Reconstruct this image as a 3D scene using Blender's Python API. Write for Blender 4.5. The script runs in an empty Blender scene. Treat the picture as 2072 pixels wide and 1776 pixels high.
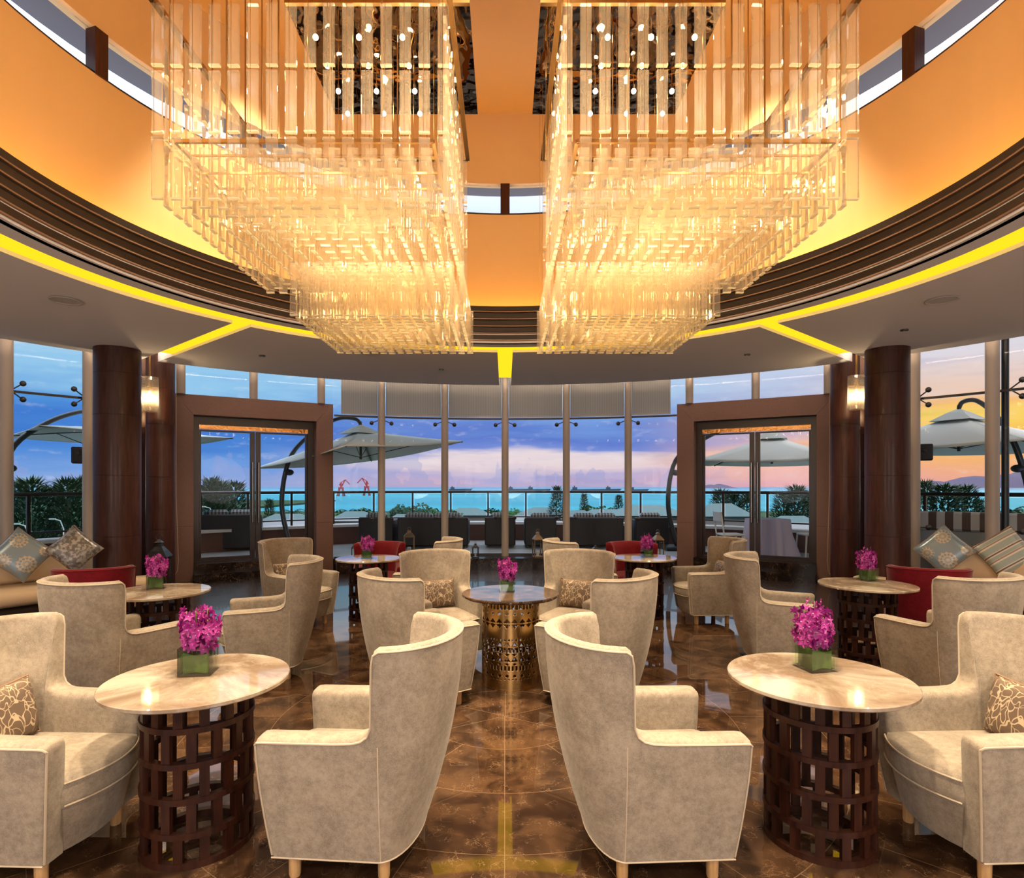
import bpy, math, random
from math import sin, cos, tan, pi, sqrt, atan2, radians, asin, hypot
from mathutils import Vector, Matrix
random.seed(7)
scn = bpy.context.scene
COL = scn.collection

# ------------------------------------------------------------------ camera
F = 1200.0; CX = 1022.0; CY = 985.0; EYE = 1.6
cam_d = bpy.data.cameras.new('camera'); cam = bpy.data.objects.new('camera', cam_d); COL.objects.link(cam)
cam.location = (0, 0, EYE); cam.rotation_euler = (pi/2, 0, 0)
cam_d.sensor_fit = 'HORIZONTAL'; cam_d.sensor_width = 36; cam_d.lens = F/2072*36
cam_d.shift_x = (1036-CX)/2072; cam_d.shift_y = (CY-888)/2072
cam_d.clip_start = .05; cam_d.clip_end = 60000
scn.camera = cam

scn.view_settings.view_transform = 'Standard'; scn.view_settings.look = 'None'
scn.view_settings.exposure = 0.20; scn.view_settings.gamma = 1; scn.view_settings.use_curve_mapping = False
cy = scn.cycles
cy.max_bounces = 7; cy.diffuse_bounces = 3; cy.glossy_bounces = 4; cy.transmission_bounces = 6; cy.transparent_max_bounces = 28
cy.caustics_reflective = False; cy.caustics_refractive = False; cy.use_denoising = True
cy.sample_clamp_indirect = 4.0; cy.blur_glossy = 0.5
cy.use_adaptive_sampling = True; cy.adaptive_threshold = 0.04

def pt(px, py, Y): return Vector(((px-CX)/F*Y, Y, EYE+(CY-py)/F*Y))

# ------------------------------------------------------------------ node helpers
def newmat(name):
    m = bpy.data.materials.new(name); m.use_nodes = True
    nt = m.node_tree; b = nt.nodes['Principled BSDF']
    return m, nt, b
def N(nt, t, **kw):
    n = nt.nodes.new(t)
    for k, v in kw.items():
        if k.startswith('i_'): n.inputs[k[2:].replace('_', ' ')].default_value = v
        else: setattr(n, k, v)
    return n
def ramp(nt, stops, fac=None, interp='LINEAR'):
    r = nt.nodes.new('ShaderNodeValToRGB'); cr = r.color_ramp; cr.interpolation = interp
    while len(cr.elements) > 1: cr.elements.remove(cr.elements[-1])
    cr.elements[0].position = stops[0][0]; cr.elements[0].color = (*stops[0][1], 1)
    for p, c in stops[1:]:
        e = cr.elements.new(p); e.color = (*c, 1)
    if fac is not None: nt.links.new(fac, r.inputs[0])
    return r
def S(r, g, b):   # 0-255 display colour -> linear
    f = lambda c: (c/255/12.92) if c/255 <= .04045 else ((c/255+.055)/1.055)**2.4
    return (f(r), f(g), f(b))
def math_n(nt, op, a, b=None, c=None):
    n = nt.nodes.new('ShaderNodeMath'); n.operation = op
    for i, v in enumerate((a, b, c)):
        if v is None: continue
        if isinstance(v, (int, float)): n.inputs[i].default_value = v
        else: nt.links.new(v, n.inputs[i])
    return n.outputs[0]
def mixc(nt, fac, a, b, blend='MIX'):
    n = nt.nodes.new('ShaderNodeMix'); n.data_type = 'RGBA'; n.blend_type = blend
    for sock, v in ((n.inputs[0], fac), (n.inputs[6], a), (n.inputs[7], b)):
        if isinstance(v, (int, float)): sock.default_value = v
        elif isinstance(v, tuple): sock.default_value = (*v[:3], 1)
        else: nt.links.new(v, sock)
    return n.outputs[2]
def mapr(nt, v, a, b, c=0, d=1, smooth=True):
    n = nt.nodes.new('ShaderNodeMapRange'); n.interpolation_type = 'SMOOTHSTEP' if smooth else 'LINEAR'
    nt.links.new(v, n.inputs[0])
    for i, x in enumerate((a, b, c, d)): n.inputs[i+1].default_value = x
    return n.outputs[0]

# ------------------------------------------------------------------ world: dusk sky
def build_world():
    w = bpy.data.worlds.new('dusk_sky'); scn.world = w; w.use_nodes = True
    nt = w.node_tree; L = nt.links.new
    bg = nt.nodes['Background']
    tc = N(nt, 'ShaderNodeTexCoord'); sp = N(nt, 'ShaderNodeSeparateXYZ'); L(tc.outputs['Generated'], sp.inputs[0])
    x, y, z = sp.outputs
    hyp = math_n(nt, 'SQRT', math_n(nt, 'ADD', math_n(nt, 'MULTIPLY', x, x), math_n(nt, 'MULTIPLY', y, y)))
    az = math_n(nt, 'ARCTAN2', x, y)           # 0 ahead, + right
    el = math_n(nt, 'DIVIDE', z, math_n(nt, 'MAXIMUM', hyp, .01))
    # stretched cloud coordinates
    def noise(sx, sz, scale, off, det=5):
        cb = N(nt, 'ShaderNodeCombineXYZ')
        L(math_n(nt, 'MULTIPLY', az, sx), cb.inputs[0]); L(math_n(nt, 'MULTIPLY', el, sz), cb.inputs[1]); cb.inputs[2].default_value = off
        n = N(nt, 'ShaderNodeTexNoise'); n.inputs['Scale'].default_value = scale; n.inputs['Detail'].default_value = det
        n.inputs['Roughness'].default_value = .55
        L(cb.outputs[0], n.inputs['Vector']); return n.outputs[0]
    n1 = noise(1.0, 7.0, 3.0, 1.3); n2 = noise(1.5, 12, 4.0, 5.1); n3 = noise(6, 14, 5, 9.0, 8)
    eld = math_n(nt, 'ADD', el, math_n(nt, 'MULTIPLY', math_n(nt, 'SUBTRACT', n1, .5), .09))
    # scaled elevation 0..0.5 -> 0..1
    t = math_n(nt, 'MULTIPLY', eld, 2.0)
    left = ramp(nt, [(0, S(150, 178, 226)), (.03, S(120, 160, 222)), (.10, S(84, 140, 216)), (.17, S(66, 122, 208)), (.25, S(86, 150, 220)),
                     (.30, S(150, 200, 236)), (.35, S(150, 200, 236)), (.42, S(205, 226, 243)), (.6, S(214, 230, 243)), (1, S(120, 150, 190))], t)
    cen = ramp(nt, [(0, S(206, 176, 200)), (.035, S(190, 176, 212)), (.07, S(232, 208, 214)), (.10, S(236, 218, 222)), (.13, S(120, 142, 214)), (.17, S(98, 126, 206)),
                    (.23, S(122, 160, 224)), (.30, S(165, 205, 238)), (.42, S(200, 222, 243)), (.6, S(190, 205, 225)), (1, S(120, 140, 180))], t)
    rgt = ramp(nt, [(0, S(238, 168, 150)), (.05, S(246, 176, 132)), (.11, S(250, 184, 108)), (.16, S(255, 205, 96)), (.20, S(255, 214, 110)), (.24, S(250, 190, 120)),
                    (.28, S(238, 205, 190)), (.36, S(226, 216, 224)), (.5, S(225, 226, 238)), (.65, S(222, 190, 170)), (1, S(150, 130, 140))], t)
    mid = ramp(nt, [(0, S(226, 166, 178)), (.05, S(244, 186, 172)), (.11, S(248, 190, 160)), (.16, S(206, 178, 196)), (.22, S(158, 160, 206)),
                    (.30, S(190, 200, 228)), (.45, S(208, 220, 240)), (.6, S(205, 200, 215)), (1, S(130, 135, 165))], t)
    azw = math_n(nt, 'ADD', az, math_n(nt, 'MULTIPLY', math_n(nt, 'SUBTRACT', n2, .5), .15))
    c = mixc(nt, mapr(nt, azw, -.42, -.15), left.outputs[0], cen.outputs[0])
    c = mixc(nt, mapr(nt, azw, .18, .40), c, mid.outputs[0])
    c = mixc(nt, mapr(nt, azw, .42, .64), c, rgt.outputs[0])
    # cloud streaks darker / lighter
    st = mapr(nt, n2, .46, .68)
    c = mixc(nt, math_n(nt, 'MULTIPLY', st, .42), c, (0.62, .70, .9), 'MULTIPLY')
    st2 = mapr(nt, n3, .55, .75)
    c = mixc(nt, math_n(nt, 'MULTIPLY', st2, .18), c, (1.0, .93, .9))
    # low cumulus silhouettes over the sea
    cu = math_n(nt, 'GREATER_THAN', math_n(nt, 'MULTIPLY', mapr(nt, noise(5, 3, 5, 3.3, 6), .35, .75), .062), math_n(nt, 'SUBTRACT', el, .004))
    cu = math_n(nt, 'MULTIPLY', cu, mapr(nt, az, .45, .2))
    c = mixc(nt, math_n(nt, 'MULTIPLY', cu, .40), c, S(150, 160, 210))
    # below the horizon
    c = mixc(nt, mapr(nt, el, -.002, -.02), c, S(60, 70, 80))
    # behind the camera a darker evening sky
    c = mixc(nt, mapr(nt, y, .1, -.4), c, S(178, 192, 216))
    # paler overcast overhead
    c = mixc(nt, mapr(nt, el, .27, .75), c, mixc(nt, mapr(nt, az, -.2, .8), (1.9, 2.15, 2.6), (2.6, 2.2, 2.1)))
    L(c, bg.inputs[0]); bg.inputs[1].default_value = .90
build_world()

# ------------------------------------------------------------------ lights of the room, plus added fill
def spot(name, loc, power, col=(1, .77, .52), size=.08, angle=120, blend=.6, target=None):
    d = bpy.data.lights.new(name, 'SPOT'); d.energy = power; d.color = col; d.shadow_soft_size = size
    d.spot_size = radians(angle); d.spot_blend = blend
    o = bpy.data.objects.new(name, d); COL.objects.link(o); o.location = loc
    if target is not None:
        o.rotation_euler = (Vector(target)-Vector(loc)).to_track_quat('-Z', 'Y').to_euler()
    return o
def point(name, loc, power, col=(1, .7, .35), size=.05):
    d = bpy.data.lights.new(name, 'POINT'); d.energy = power; d.color = col; d.shadow_soft_size = size
    o = bpy.data.objects.new(name, d); COL.objects.link(o); o.location = loc; return o

CSOF = 3.44                                    # soffit height
DOWN = [(-2.9, 1.2), (2.9, 1.2), (-4.9, 3.4), (4.9, 3.4), (0, -1.4), (-2.2, -1.6), (2.2, -1.6), (-3.0, 8.6), (3.0, 8.6)]
for dx, dy in DOWN:
    pw = 250 if dy < 2 else 270
    spot('downlight_lamp', (dx, dy, CSOF-.02), pw, size=.12, angle=140)
# big downlights high in the drum
for dx, dy in ((-2.4, 2.3), (2.4, 2.3), (0, 1.6), (-2.5, 6.2), (2.5, 6.2), (0, 4.6), (0, 3.0)):
    spot('drum_lamp', (dx, dy, 6.45), 1000 if abs(dx) > 0 else 1300, col=(1, .77, .50), size=.15, angle=68)
# unseen fill lights added behind the camera to lift soffit and chair backs
for dx, dy, pw in ((-4.4, -2.6, 250), (4.4, -2.6, 250), (0, -4.0, 230)):
    point('rear_fill', (dx, dy, 1.9), pw, (1, .93, .90), 1.0)
# chandelier lamps
for sx in (-1, 1):
    for ox in (-.6, 0, .6):
        for oy in (-.6, 0, .6): point('chandelier_lamp', (sx*1.165+ox, 4.19+oy, 3.72), 5.5, (1, .69, .40), .05)
    for ox in (-.38, -.13, .13, .38):
        for oy in (-.38, 0, .38): point('chandelier_lamp', (sx*1.165-sx*.335+ox, 4.39+oy, 3.13 if oy else 2.88), 3.2, (1, .69, .40), .04)
    for ox in (-.27, .27):
        point('chandelier_lamp', (sx*1.165+ox*1.6, 4.19, 4.3), 5, (1, .76, .44), .05)

# ------------------------------------------------------------------ materials
def mat_plain(name, col, rough=.5, metal=0, spec=.5, coat=0, bump=None, noise=None, emis=None):
    m, nt, b = newmat(name); L = nt.links.new
    b.inputs['Roughness'].default_value = rough; b.inputs['Metallic'].default_value = metal
    b.inputs['Specular IOR Level'].default_value = spec; b.inputs['Coat Weight'].default_value = coat
    b.inputs['Base Color'].default_value = (*col, 1)
    if noise or bump:
        tc = N(nt, 'ShaderNodeTexCoord')
    if noise:
        sc, col2, lo, hi = noise
        n = N(nt, 'ShaderNodeTexNoise'); n.inputs['Scale'].default_value = sc; n.inputs['Detail'].default_value = 6
        L(tc.outputs['Object'], n.inputs['Vector'])
        L(mixc(nt, mapr(nt, n.outputs[0], lo, hi), col, col2), b.inputs['Base Color'])
    if bump:
        sc, st, dist = bump
        n = N(nt, 'ShaderNodeTexNoise'); n.inputs['Scale'].default_value = sc; n.inputs['Detail'].default_value = 3
        L(tc.outputs['Object'], n.inputs['Vector'])
        bp = N(nt, 'ShaderNodeBump'); bp.inputs['Strength'].default_value = st; bp.inputs['Distance'].default_value = dist
        L(n.outputs[0], bp.inputs['Height']); L(bp.outputs[0], b.inputs['Normal'])
    if emis:
        b.inputs['Emission Color'].default_value = (*emis[0], 1); b.inputs['Emission Strength'].default_value = emis[1]
    return m

def mat_velvet(name, c1, c2, c3):
    m, nt, b = newmat(name); L = nt.links.new
    tc = N(nt, 'ShaderNodeTexCoord')
    n1 = N(nt, 'ShaderNodeTexNoise'); n1.inputs['Scale'].default_value = 7; n1.inputs['Detail'].default_value = 7; n1.inputs['Roughness'].default_value = .68
    n2 = N(nt, 'ShaderNodeTexNoise'); n2.inputs['Scale'].default_value = 42; n2.inputs['Detail'].default_value = 6; n2.inputs['Roughness'].default_value = .7
    n3 = N(nt, 'ShaderNodeTexNoise'); n3.inputs['Scale'].default_value = 260; n3.inputs['Detail'].default_value = 2
    for n in (n1, n2, n3): L(tc.outputs['Object'], n.inputs['Vector'])
    f = math_n(nt, 'ADD', math_n(nt, 'MULTIPLY', n1.outputs[0], .5), math_n(nt, 'MULTIPLY', n2.outputs[0], .5))
    a = mixc(nt, mapr(nt, f, .36, .66), c1, c2)
    a = mixc(nt, math_n(nt, 'MULTIPLY', mapr(nt, n3.outputs[0], .4, .7), .3), a, c3)
    L(a, b.inputs['Base Color'])
    b.inputs['Roughness'].default_value = .75; b.inputs['Specular IOR Level'].default_value = .2
    b.inputs['Sheen Weight'].default_value = .35; b.inputs['Sheen Roughness'].default_value = .4
    b.inputs['Sheen Tint'].default_value = (1, .95, .85, 1)
    bp = N(nt, 'ShaderNodeBump'); bp.inputs['Strength'].default_value = .35; bp.inputs['Distance'].default_value = .003
    L(math_n(nt, 'ADD', n3.outputs[0], n2.outputs[0]), bp.inputs['Height']); L(bp.outputs[0], b.inputs['Normal'])
    return m

def mat_marble(name, base, dark, vein, scale=3, rough=.06, ringtile=False, spec=.5, vk=.75, vs_=3.2):
    m, nt, b = newmat(name); L = nt.links.new
    tc = N(nt, 'ShaderNodeTexCoord'); src = tc.outputs['Object']
    n1 = N(nt, 'ShaderNodeTexNoise'); n1.inputs['Scale'].default_value = scale; n1.inputs['Detail'].default_value = 9; n1.inputs['Roughness'].default_value = .62
    n1.inputs['Distortion'].default_value = .6
    v = N(nt, 'ShaderNodeTexVoronoi'); v.inputs['Scale'].default_value = scale*vs_; v.feature = 'DISTANCE_TO_EDGE'
    n2 = N(nt, 'ShaderNodeTexNoise'); n2.inputs['Scale'].default_value = scale*2; n2.inputs['Detail'].default_value = 5
    L(src, n1.inputs['Vector']); L(src, n2.inputs['Vector'])
    va = N(nt, 'ShaderNodeVectorMath'); va.operation = 'ADD'
    vs = N(nt, 'ShaderNodeVectorMath'); vs.operation = 'SCALE'; vs.inputs['Scale'].default_value = .55
    L(n2.outputs[1], vs.inputs[0]); L(src, va.inputs[0]); L(vs.outputs[0], va.inputs[1]); L(va.outputs[0], v.inputs['Vector'])
    c = mixc(nt, mapr(nt, n1.outputs[0], .38, .64), dark, base)
    vm = math_n(nt, 'MULTIPLY', mapr(nt, v.outputs[0], .035, .0), mapr(nt, n2.outputs[0], .45, .62))
    c = mixc(nt, math_n(nt, 'MULTIPLY', vm, vk), c, vein)
    if ringtile:   # laid as concentric rings of slabs round the drum's axis, joints as thin lines
        sp = N(nt, 'ShaderNodeSeparateXYZ'); L(src, sp.inputs[0])
        x = sp.outputs[0]; y = math_n(nt, 'SUBTRACT', sp.outputs[1], 4.14)
        r = math_n(nt, 'SQRT', math_n(nt, 'ADD', math_n(nt, 'MULTIPLY', x, x), math_n(nt, 'MULTIPLY', y, y)))
        rr = math_n(nt, 'DIVIDE', r, .52); fr = math_n(nt, 'FRACT', rr); fl = math_n(nt, 'FLOOR', rr)
        e1 = math_n(nt, 'LESS_THAN', math_n(nt, 'MULTIPLY', fr, .52), .004)
        an = math_n(nt, 'DIVIDE', math_n(nt, 'ARCTAN2', x, y), 2*pi)
        cnt = math_n(nt, 'MULTIPLY', math_n(nt, 'ADD', fl, 1), 6)
        aa = math_n(nt, 'FRACT', math_n(nt, 'MULTIPLY', math_n(nt, 'ADD', an, 1), cnt))
        arc = math_n(nt, 'DIVIDE', math_n(nt, 'MULTIPLY', r, 2*pi), cnt)
        e2 = math_n(nt, 'LESS_THAN', math_n(nt, 'MULTIPLY', aa, arc), .004)
        e = math_n(nt, 'MAXIMUM', e1, e2)
        cell = N(nt, 'ShaderNodeTexWhiteNoise'); cell.noise_dimensions = '2D'
        cb = N(nt, 'ShaderNodeCombineXYZ'); L(fl, cb.inputs[0]); L(math_n(nt, 'FLOOR', math_n(nt, 'MULTIPLY', math_n(nt, 'ADD', an, 1), cnt)), cb.inputs[1])
        L(cb.outputs[0], cell.inputs['Vector'])
        c = mixc(nt, math_n(nt, 'MULTIPLY', cell.outputs[0], .35), c, dark)
        c = mixc(nt, math_n(nt, 'MULTIPLY', e, .5), c, vein)
    L(c, b.inputs['Base Color']); b.inputs['Roughness'].default_value = rough; b.inputs['Specular IOR Level'].default_value = spec
    return m

def mat_wood(name, c1, c2, scale=(14, 14, 1.2), rough=.35, coat=.2, planks=0, spec=.5):
    m, nt, b = newmat(name); L = nt.links.new
    tc = N(nt, 'ShaderNodeTexCoord'); mp = N(nt, 'ShaderNodeMapping'); mp.inputs['Scale'].default_value = scale
    L(tc.outputs['Object'], mp.inputs[0])
    n = N(nt, 'ShaderNodeTexNoise'); n.inputs['Scale'].default_value = 2; n.inputs['Detail'].default_value = 8; n.inputs['Distortion'].default_value = .5
    L(mp.outputs[0], n.inputs['Vector'])
    c = mixc(nt, mapr(nt, n.outputs[0], .3, .7), c1, c2)
    if planks:
        sp = N(nt, 'ShaderNodeSeparateXYZ'); L(tc.outputs['Object'], sp.inputs[0])
        fr = math_n(nt, 'FRACT', math_n(nt, 'DIVIDE', sp.outputs[1], planks))
        c = mixc(nt, math_n(nt, 'LESS_THAN', fr, .035), c, tuple(v*.35 for v in c1))
        wn = N(nt, 'ShaderNodeTexWhiteNoise'); wn.noise_dimensions = '1D'; L(math_n(nt, 'FLOOR', math_n(nt, 'DIVIDE', sp.outputs[1], planks)), wn.inputs['W'])
        c = mixc(nt, math_n(nt, 'MULTIPLY', wn.outputs[0], .35), c, tuple(v*1.8 for v in c2))
    L(c, b.inputs['Base Color']); b.inputs['Roughness'].default_value = rough; b.inputs['Coat Weight'].default_value = coat; b.inputs['Specular IOR Level'].default_value = spec
    return m

def mat_glass(name, tint=(1, 1, 1), refl=.06, rough=.0, body=None):
    m = bpy.data.materials.new(name); m.use_nodes = True; nt = m.node_tree; nt.nodes.clear(); L = nt.links.new
    out = N(nt, 'ShaderNodeOutputMaterial'); tr = N(nt, 'ShaderNodeBsdfTransparent'); tr.inputs[0].default_value = (*tint, 1)
    gl = N(nt, 'ShaderNodeBsdfGlossy'); gl.inputs['Roughness'].default_value = rough
    lw = N(nt, 'ShaderNodeLayerWeight'); lw.inputs['Blend'].default_value = .12
    f = math_n(nt, 'ADD', math_n(nt, 'MULTIPLY', lw.outputs['Fresnel'], .8 if refl > .01 else .25), refl)
    mx = N(nt, 'ShaderNodeMixShader'); L(f, mx.inputs[0]); L(tr.outputs[0], mx.inputs[1]); L(gl.outputs[0], mx.inputs[2])
    res = mx.outputs[0]
    if body:
        tl = N(nt, 'ShaderNodeBsdfTranslucent'); tl.inputs[0].default_value = (*body[0], 1)
        df = N(nt, 'ShaderNodeBsdfDiffuse'); df.inputs[0].default_value = (*body[0], 1)
        ad = N(nt, 'ShaderNodeMixShader'); ad.inputs[0].default_value = .4; L(tl.outputs[0], ad.inputs[1]); L(df.outputs[0], ad.inputs[2])
        m2 = N(nt, 'ShaderNodeMixShader'); m2.inputs[0].default_value = body[1]; L(res, m2.inputs[1]); L(ad.outputs[0], m2.inputs[2]); res = m2.outputs[0]
    L(res, out.inputs[0]); return m

def mat_emit(name, col, st):
    m = bpy.data.materials.new(name); m.use_nodes = True; nt = m.node_tree; nt.nodes.clear()
    o = N(nt, 'ShaderNodeOutputMaterial'); e = N(nt, 'ShaderNodeEmission'); e.inputs[0].default_value = (*col, 1); e.inputs[1].default_value = st
    nt.links.new(e.outputs[0], o.inputs[0]); return m

M = {}
M['velvet'] = mat_velvet('cream_velvet', (.20, .168, .13), (.36, .305, .24), (.44, .385, .315))
M['red'] = mat_velvet('red_velvet', (.12, .001, .006), (.20, .003, .012), (.27, .012, .022))
M['pipe'] = mat_plain('piping_fabric', (.46, .385, .29), .7)
M['legwood'] = mat_wood('light_wood', (.52, .30, .13), (.66, .42, .20), (30, 30, 3), .4, .2)
M['floor'] = mat_marble('brown_marble_floor', (.095, .050, .025), (.028, .014, .008), (.26, .17, .10), 4.2, .03, True, .75, .6, 2.2)
M['topmarble'] = mat_marble('cream_marble_top', (.48, .42, .345), (.21, .15, .105), (.58, .53, .46), 2.2, .04, False, .6, .22)
M['darkmarble'] = mat_marble('dark_emperador_marble', (.11, .058, .035), (.028, .014, .010), (.42, .30, .22), 5, .04, False, .8)
M['blackmarble'] = mat_marble('black_marble', (.022, .013, .010), (.008, .005, .005), (.22, .15, .10), 3, .16, spec=.35)
M['parquet'] = mat_wood('dark_parquet', (.020, .012, .010), (.045, .028, .024), (1.5, 14, 1), .22, .5, .09)
M['colwood'] = mat_wood('column_veneer', (.032, .009, .006), (.060, .018, .011), (16, 16, 1.6), .45, .04, 0, .3)
M['tablewood'] = mat_wood('table_wood', (.018, .005, .003), (.040, .012, .006), (20, 20, 3), .4, .0, 0, .22)
M['slat'] = mat_wood('ceiling_slat_dark', (.008, .004, .003), (.014, .007, .005), (4, 4, 4), .5, .0)
M['slatlip'] = mat_plain('slat_lip', (.26, .16, .10), .5)
M['plaster'] = mat_plain('drum_plaster', (.80, .57, .30), .85, spec=.2)
M['soffit'] = mat_plain('soffit_paint', (.90, .90, .96), .9, spec=.1)
M['portal'] = mat_plain('portal_leather', (.14, .072, .052), .5, spec=.4, noise=(60, (.16, .086, .064), .3, .7))
M['doorframe'] = mat_plain('door_dark_metal', (.020, .010, .009), .35)
M['bronzetrim'] = mat_plain('bronze_head', (.42, .22, .08), .25, 1, bump=(18, .6, .01))
M['mullion'] = mat_plain('mullion_paint', (.42, .36, .30), .45)
M['dark'] = mat_plain('dark_steel', (.015, .014, .016), .35)
M['steel'] = mat_plain('steel', (.26, .25, .24), .25, 1)
M['glass'] = mat_glass('window_glass', (.97, .985, .985), .002)
M['vase'] = mat_glass('vase_glass', (.95, .98, .96), .05)
M['shade'] = mat_glass('pendant_glass', (1, .97, .92), .06, .0, ((1, .9, .75), .10))
M['water'] = mat_glass('vase_water', (.80, .90, .72), .03)
M['railglass'] = mat_glass('rail_glass', (.72, .86, .86), .03)
M['blind'] = None
M['brass'] = mat_plain('brushed_brass', (.52, .32, .11), .28, 1)
M['gold'] = mat_plain('gold_frame', (.40, .24, .09), .3, 1)
M['bronze'] = mat_plain('bronze_drum', (.48, .30, .115), .27, 1, bump=(8, .02, .01))
M['amber'] = mat_emit('amber_cove_strip', (1, .42, .012), 20)
M['yellow'] = mat_emit('yellow_cove_panel', (1.0, .56, .012), 1.3)
M['warmstrip'] = mat_emit('warm_cove_strip', (1, .74, .52), 60.0)
M['bulb'] = mat_emit('bulb_glow', (1, .82, .5), 40)
M['filament'] = mat_emit('sconce_glow', (1, .72, .36), 30)
M['crystal'] = mat_glass('crystal', (.99, .965, .90), .04, .04, ((1, .92, .78), .15))
M['crystalend'] = mat_glass('crystal_end', (1, .95, .8), .02, .05, ((1, .95, .72), .97))
M['mirror'] = mat_plain('mirror', (.8, .8, .8), .02, 1)
M['mirrorplate'] = mat_plain('mirror_canopy', (.30, .20, .12), .03, 1, bump=(2.2, .35, .08))
M['deck'] = mat_wood('terrace_deck', (.26, .28, .30), (.38, .40, .42), (1, 12, 1), .35, .3, .14)
M['white'] = mat_plain('white_paint', (.62, .62, .62), .6)
M['wicker'] = mat_plain('black_wicker', (.012, .012, .016), .5, bump=(160, .6, .004))
M['leaf'] = mat_plain('leaf_green', (.035, .095, .008), .35, noise=(14, (.10, .20, .02), .45, .62))
M['stem'] = mat_plain('stem_green', (.10, .13, .03), .6)
M['soil'] = mat_plain('lawn', (.035, .09, .022), .9, noise=(.08, (.02, .05, .015), .4, .6))
M['blackmetal'] = mat_plain('lantern_black', (.012, .011, .012), .4)
M['bronzelantern'] = mat_plain('lantern_bronze', (.22, .15, .09), .4, .6)
M['leather'] = mat_plain('sofa_leather', (.66, .50, .32), .42, bump=(6, .25, .03))
M['canvas'] = mat_plain('umbrella_canvas', (.62, .68, .66), .8)
M['umbmetal'] = mat_plain('umbrella_metal', (.05, .055, .06), .35, .6)
M['cord'] = mat_plain('blind_cord', (.5, .4, .32), .6)
M['brownwall'] = mat_plain('terrace_wall_brown', (.12, .055, .040), .7)
M['speaker'] = mat_plain('speaker_black', (.01, .01, .012), .6)
M['wallwarm'] = mat_plain('back_wall_paint', (.45, .34, .24), .8)
M['ceilwhite'] = mat_plain('speaker_white', (.62, .60, .60), .6)

def mat_blind():
    m = bpy.data.materials.new('roller_blind'); m.use_nodes = True; nt = m.node_tree; nt.nodes.clear(); L = nt.links.new
    out = N(nt, 'ShaderNodeOutputMaterial'); tc = N(nt, 'ShaderNodeTexCoord')
    sp = N(nt, 'ShaderNodeSeparateXYZ'); L(tc.outputs['Object'], sp.inputs[0])
    fr = math_n(nt, 'FRACT', math_n(nt, 'MULTIPLY', math_n(nt, 'ARCTAN2', sp.outputs[0], math_n(nt, 'SUBTRACT', sp.outputs[1], 3.1)), 260))
    c = mixc(nt, mapr(nt, fr, .3, .7), (.58, .57, .55), (.70, .69, .67))
    tl = N(nt, 'ShaderNodeBsdfTranslucent'); df = N(nt, 'ShaderNodeBsdfDiffuse'); L(c, tl.inputs[0]); L(c, df.inputs[0])
    mx = N(nt, 'ShaderNodeMixShader'); mx.inputs[0].default_value = .45; L(tl.outputs[0], mx.inputs[1]); L(df.outputs[0], mx.inputs[2])
    L(mx.outputs[0], out.inputs[0]); return m
M['blind'] = mat_blind()

def mat_swirl():
    m, nt, b = newmat('swirl_cushion'); L = nt.links.new
    tc = N(nt, 'ShaderNodeTexCoord'); n = N(nt, 'ShaderNodeTexNoise'); n.inputs['Scale'].default_value = 5
    L(tc.outputs['Object'], n.inputs['Vector'])
    va = N(nt, 'ShaderNodeVectorMath'); va.operation = 'ADD'; vs = N(nt, 'ShaderNodeVectorMath'); vs.operation = 'SCALE'; vs.inputs['Scale'].default_value = .25
    L(n.outputs[1], vs.inputs[0]); L(tc.outputs['Object'], va.inputs[0]); L(vs.outputs[0], va.inputs[1])
    v = N(nt, 'ShaderNodeTexVoronoi'); v.feature = 'SMOOTH_F1'; v.inputs['Scale'].default_value = 22; L(va.outputs[0], v.inputs['Vector'])
    d = math_n(nt, 'ABSOLUTE', math_n(nt, 'SUBTRACT', v.outputs['Distance'], .40))
    v2 = N(nt, 'ShaderNodeTexVoronoi'); v2.feature = 'DISTANCE_TO_EDGE'; v2.inputs['Scale'].default_value = 15; L(va.outputs[0], v2.inputs['Vector'])
    ln = math_n(nt, 'MAXIMUM', math_n(nt, 'LESS_THAN', d, .028), math_n(nt, 'LESS_THAN', v2.outputs[0], .022))
    L(mixc(nt, ln, (.15, .105, .075), (.52, .42, .29)), b.inputs['Base Color']); b.inputs['Roughness'].default_value = .45
    return m
M['swirl'] = mat_swirl()
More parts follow.
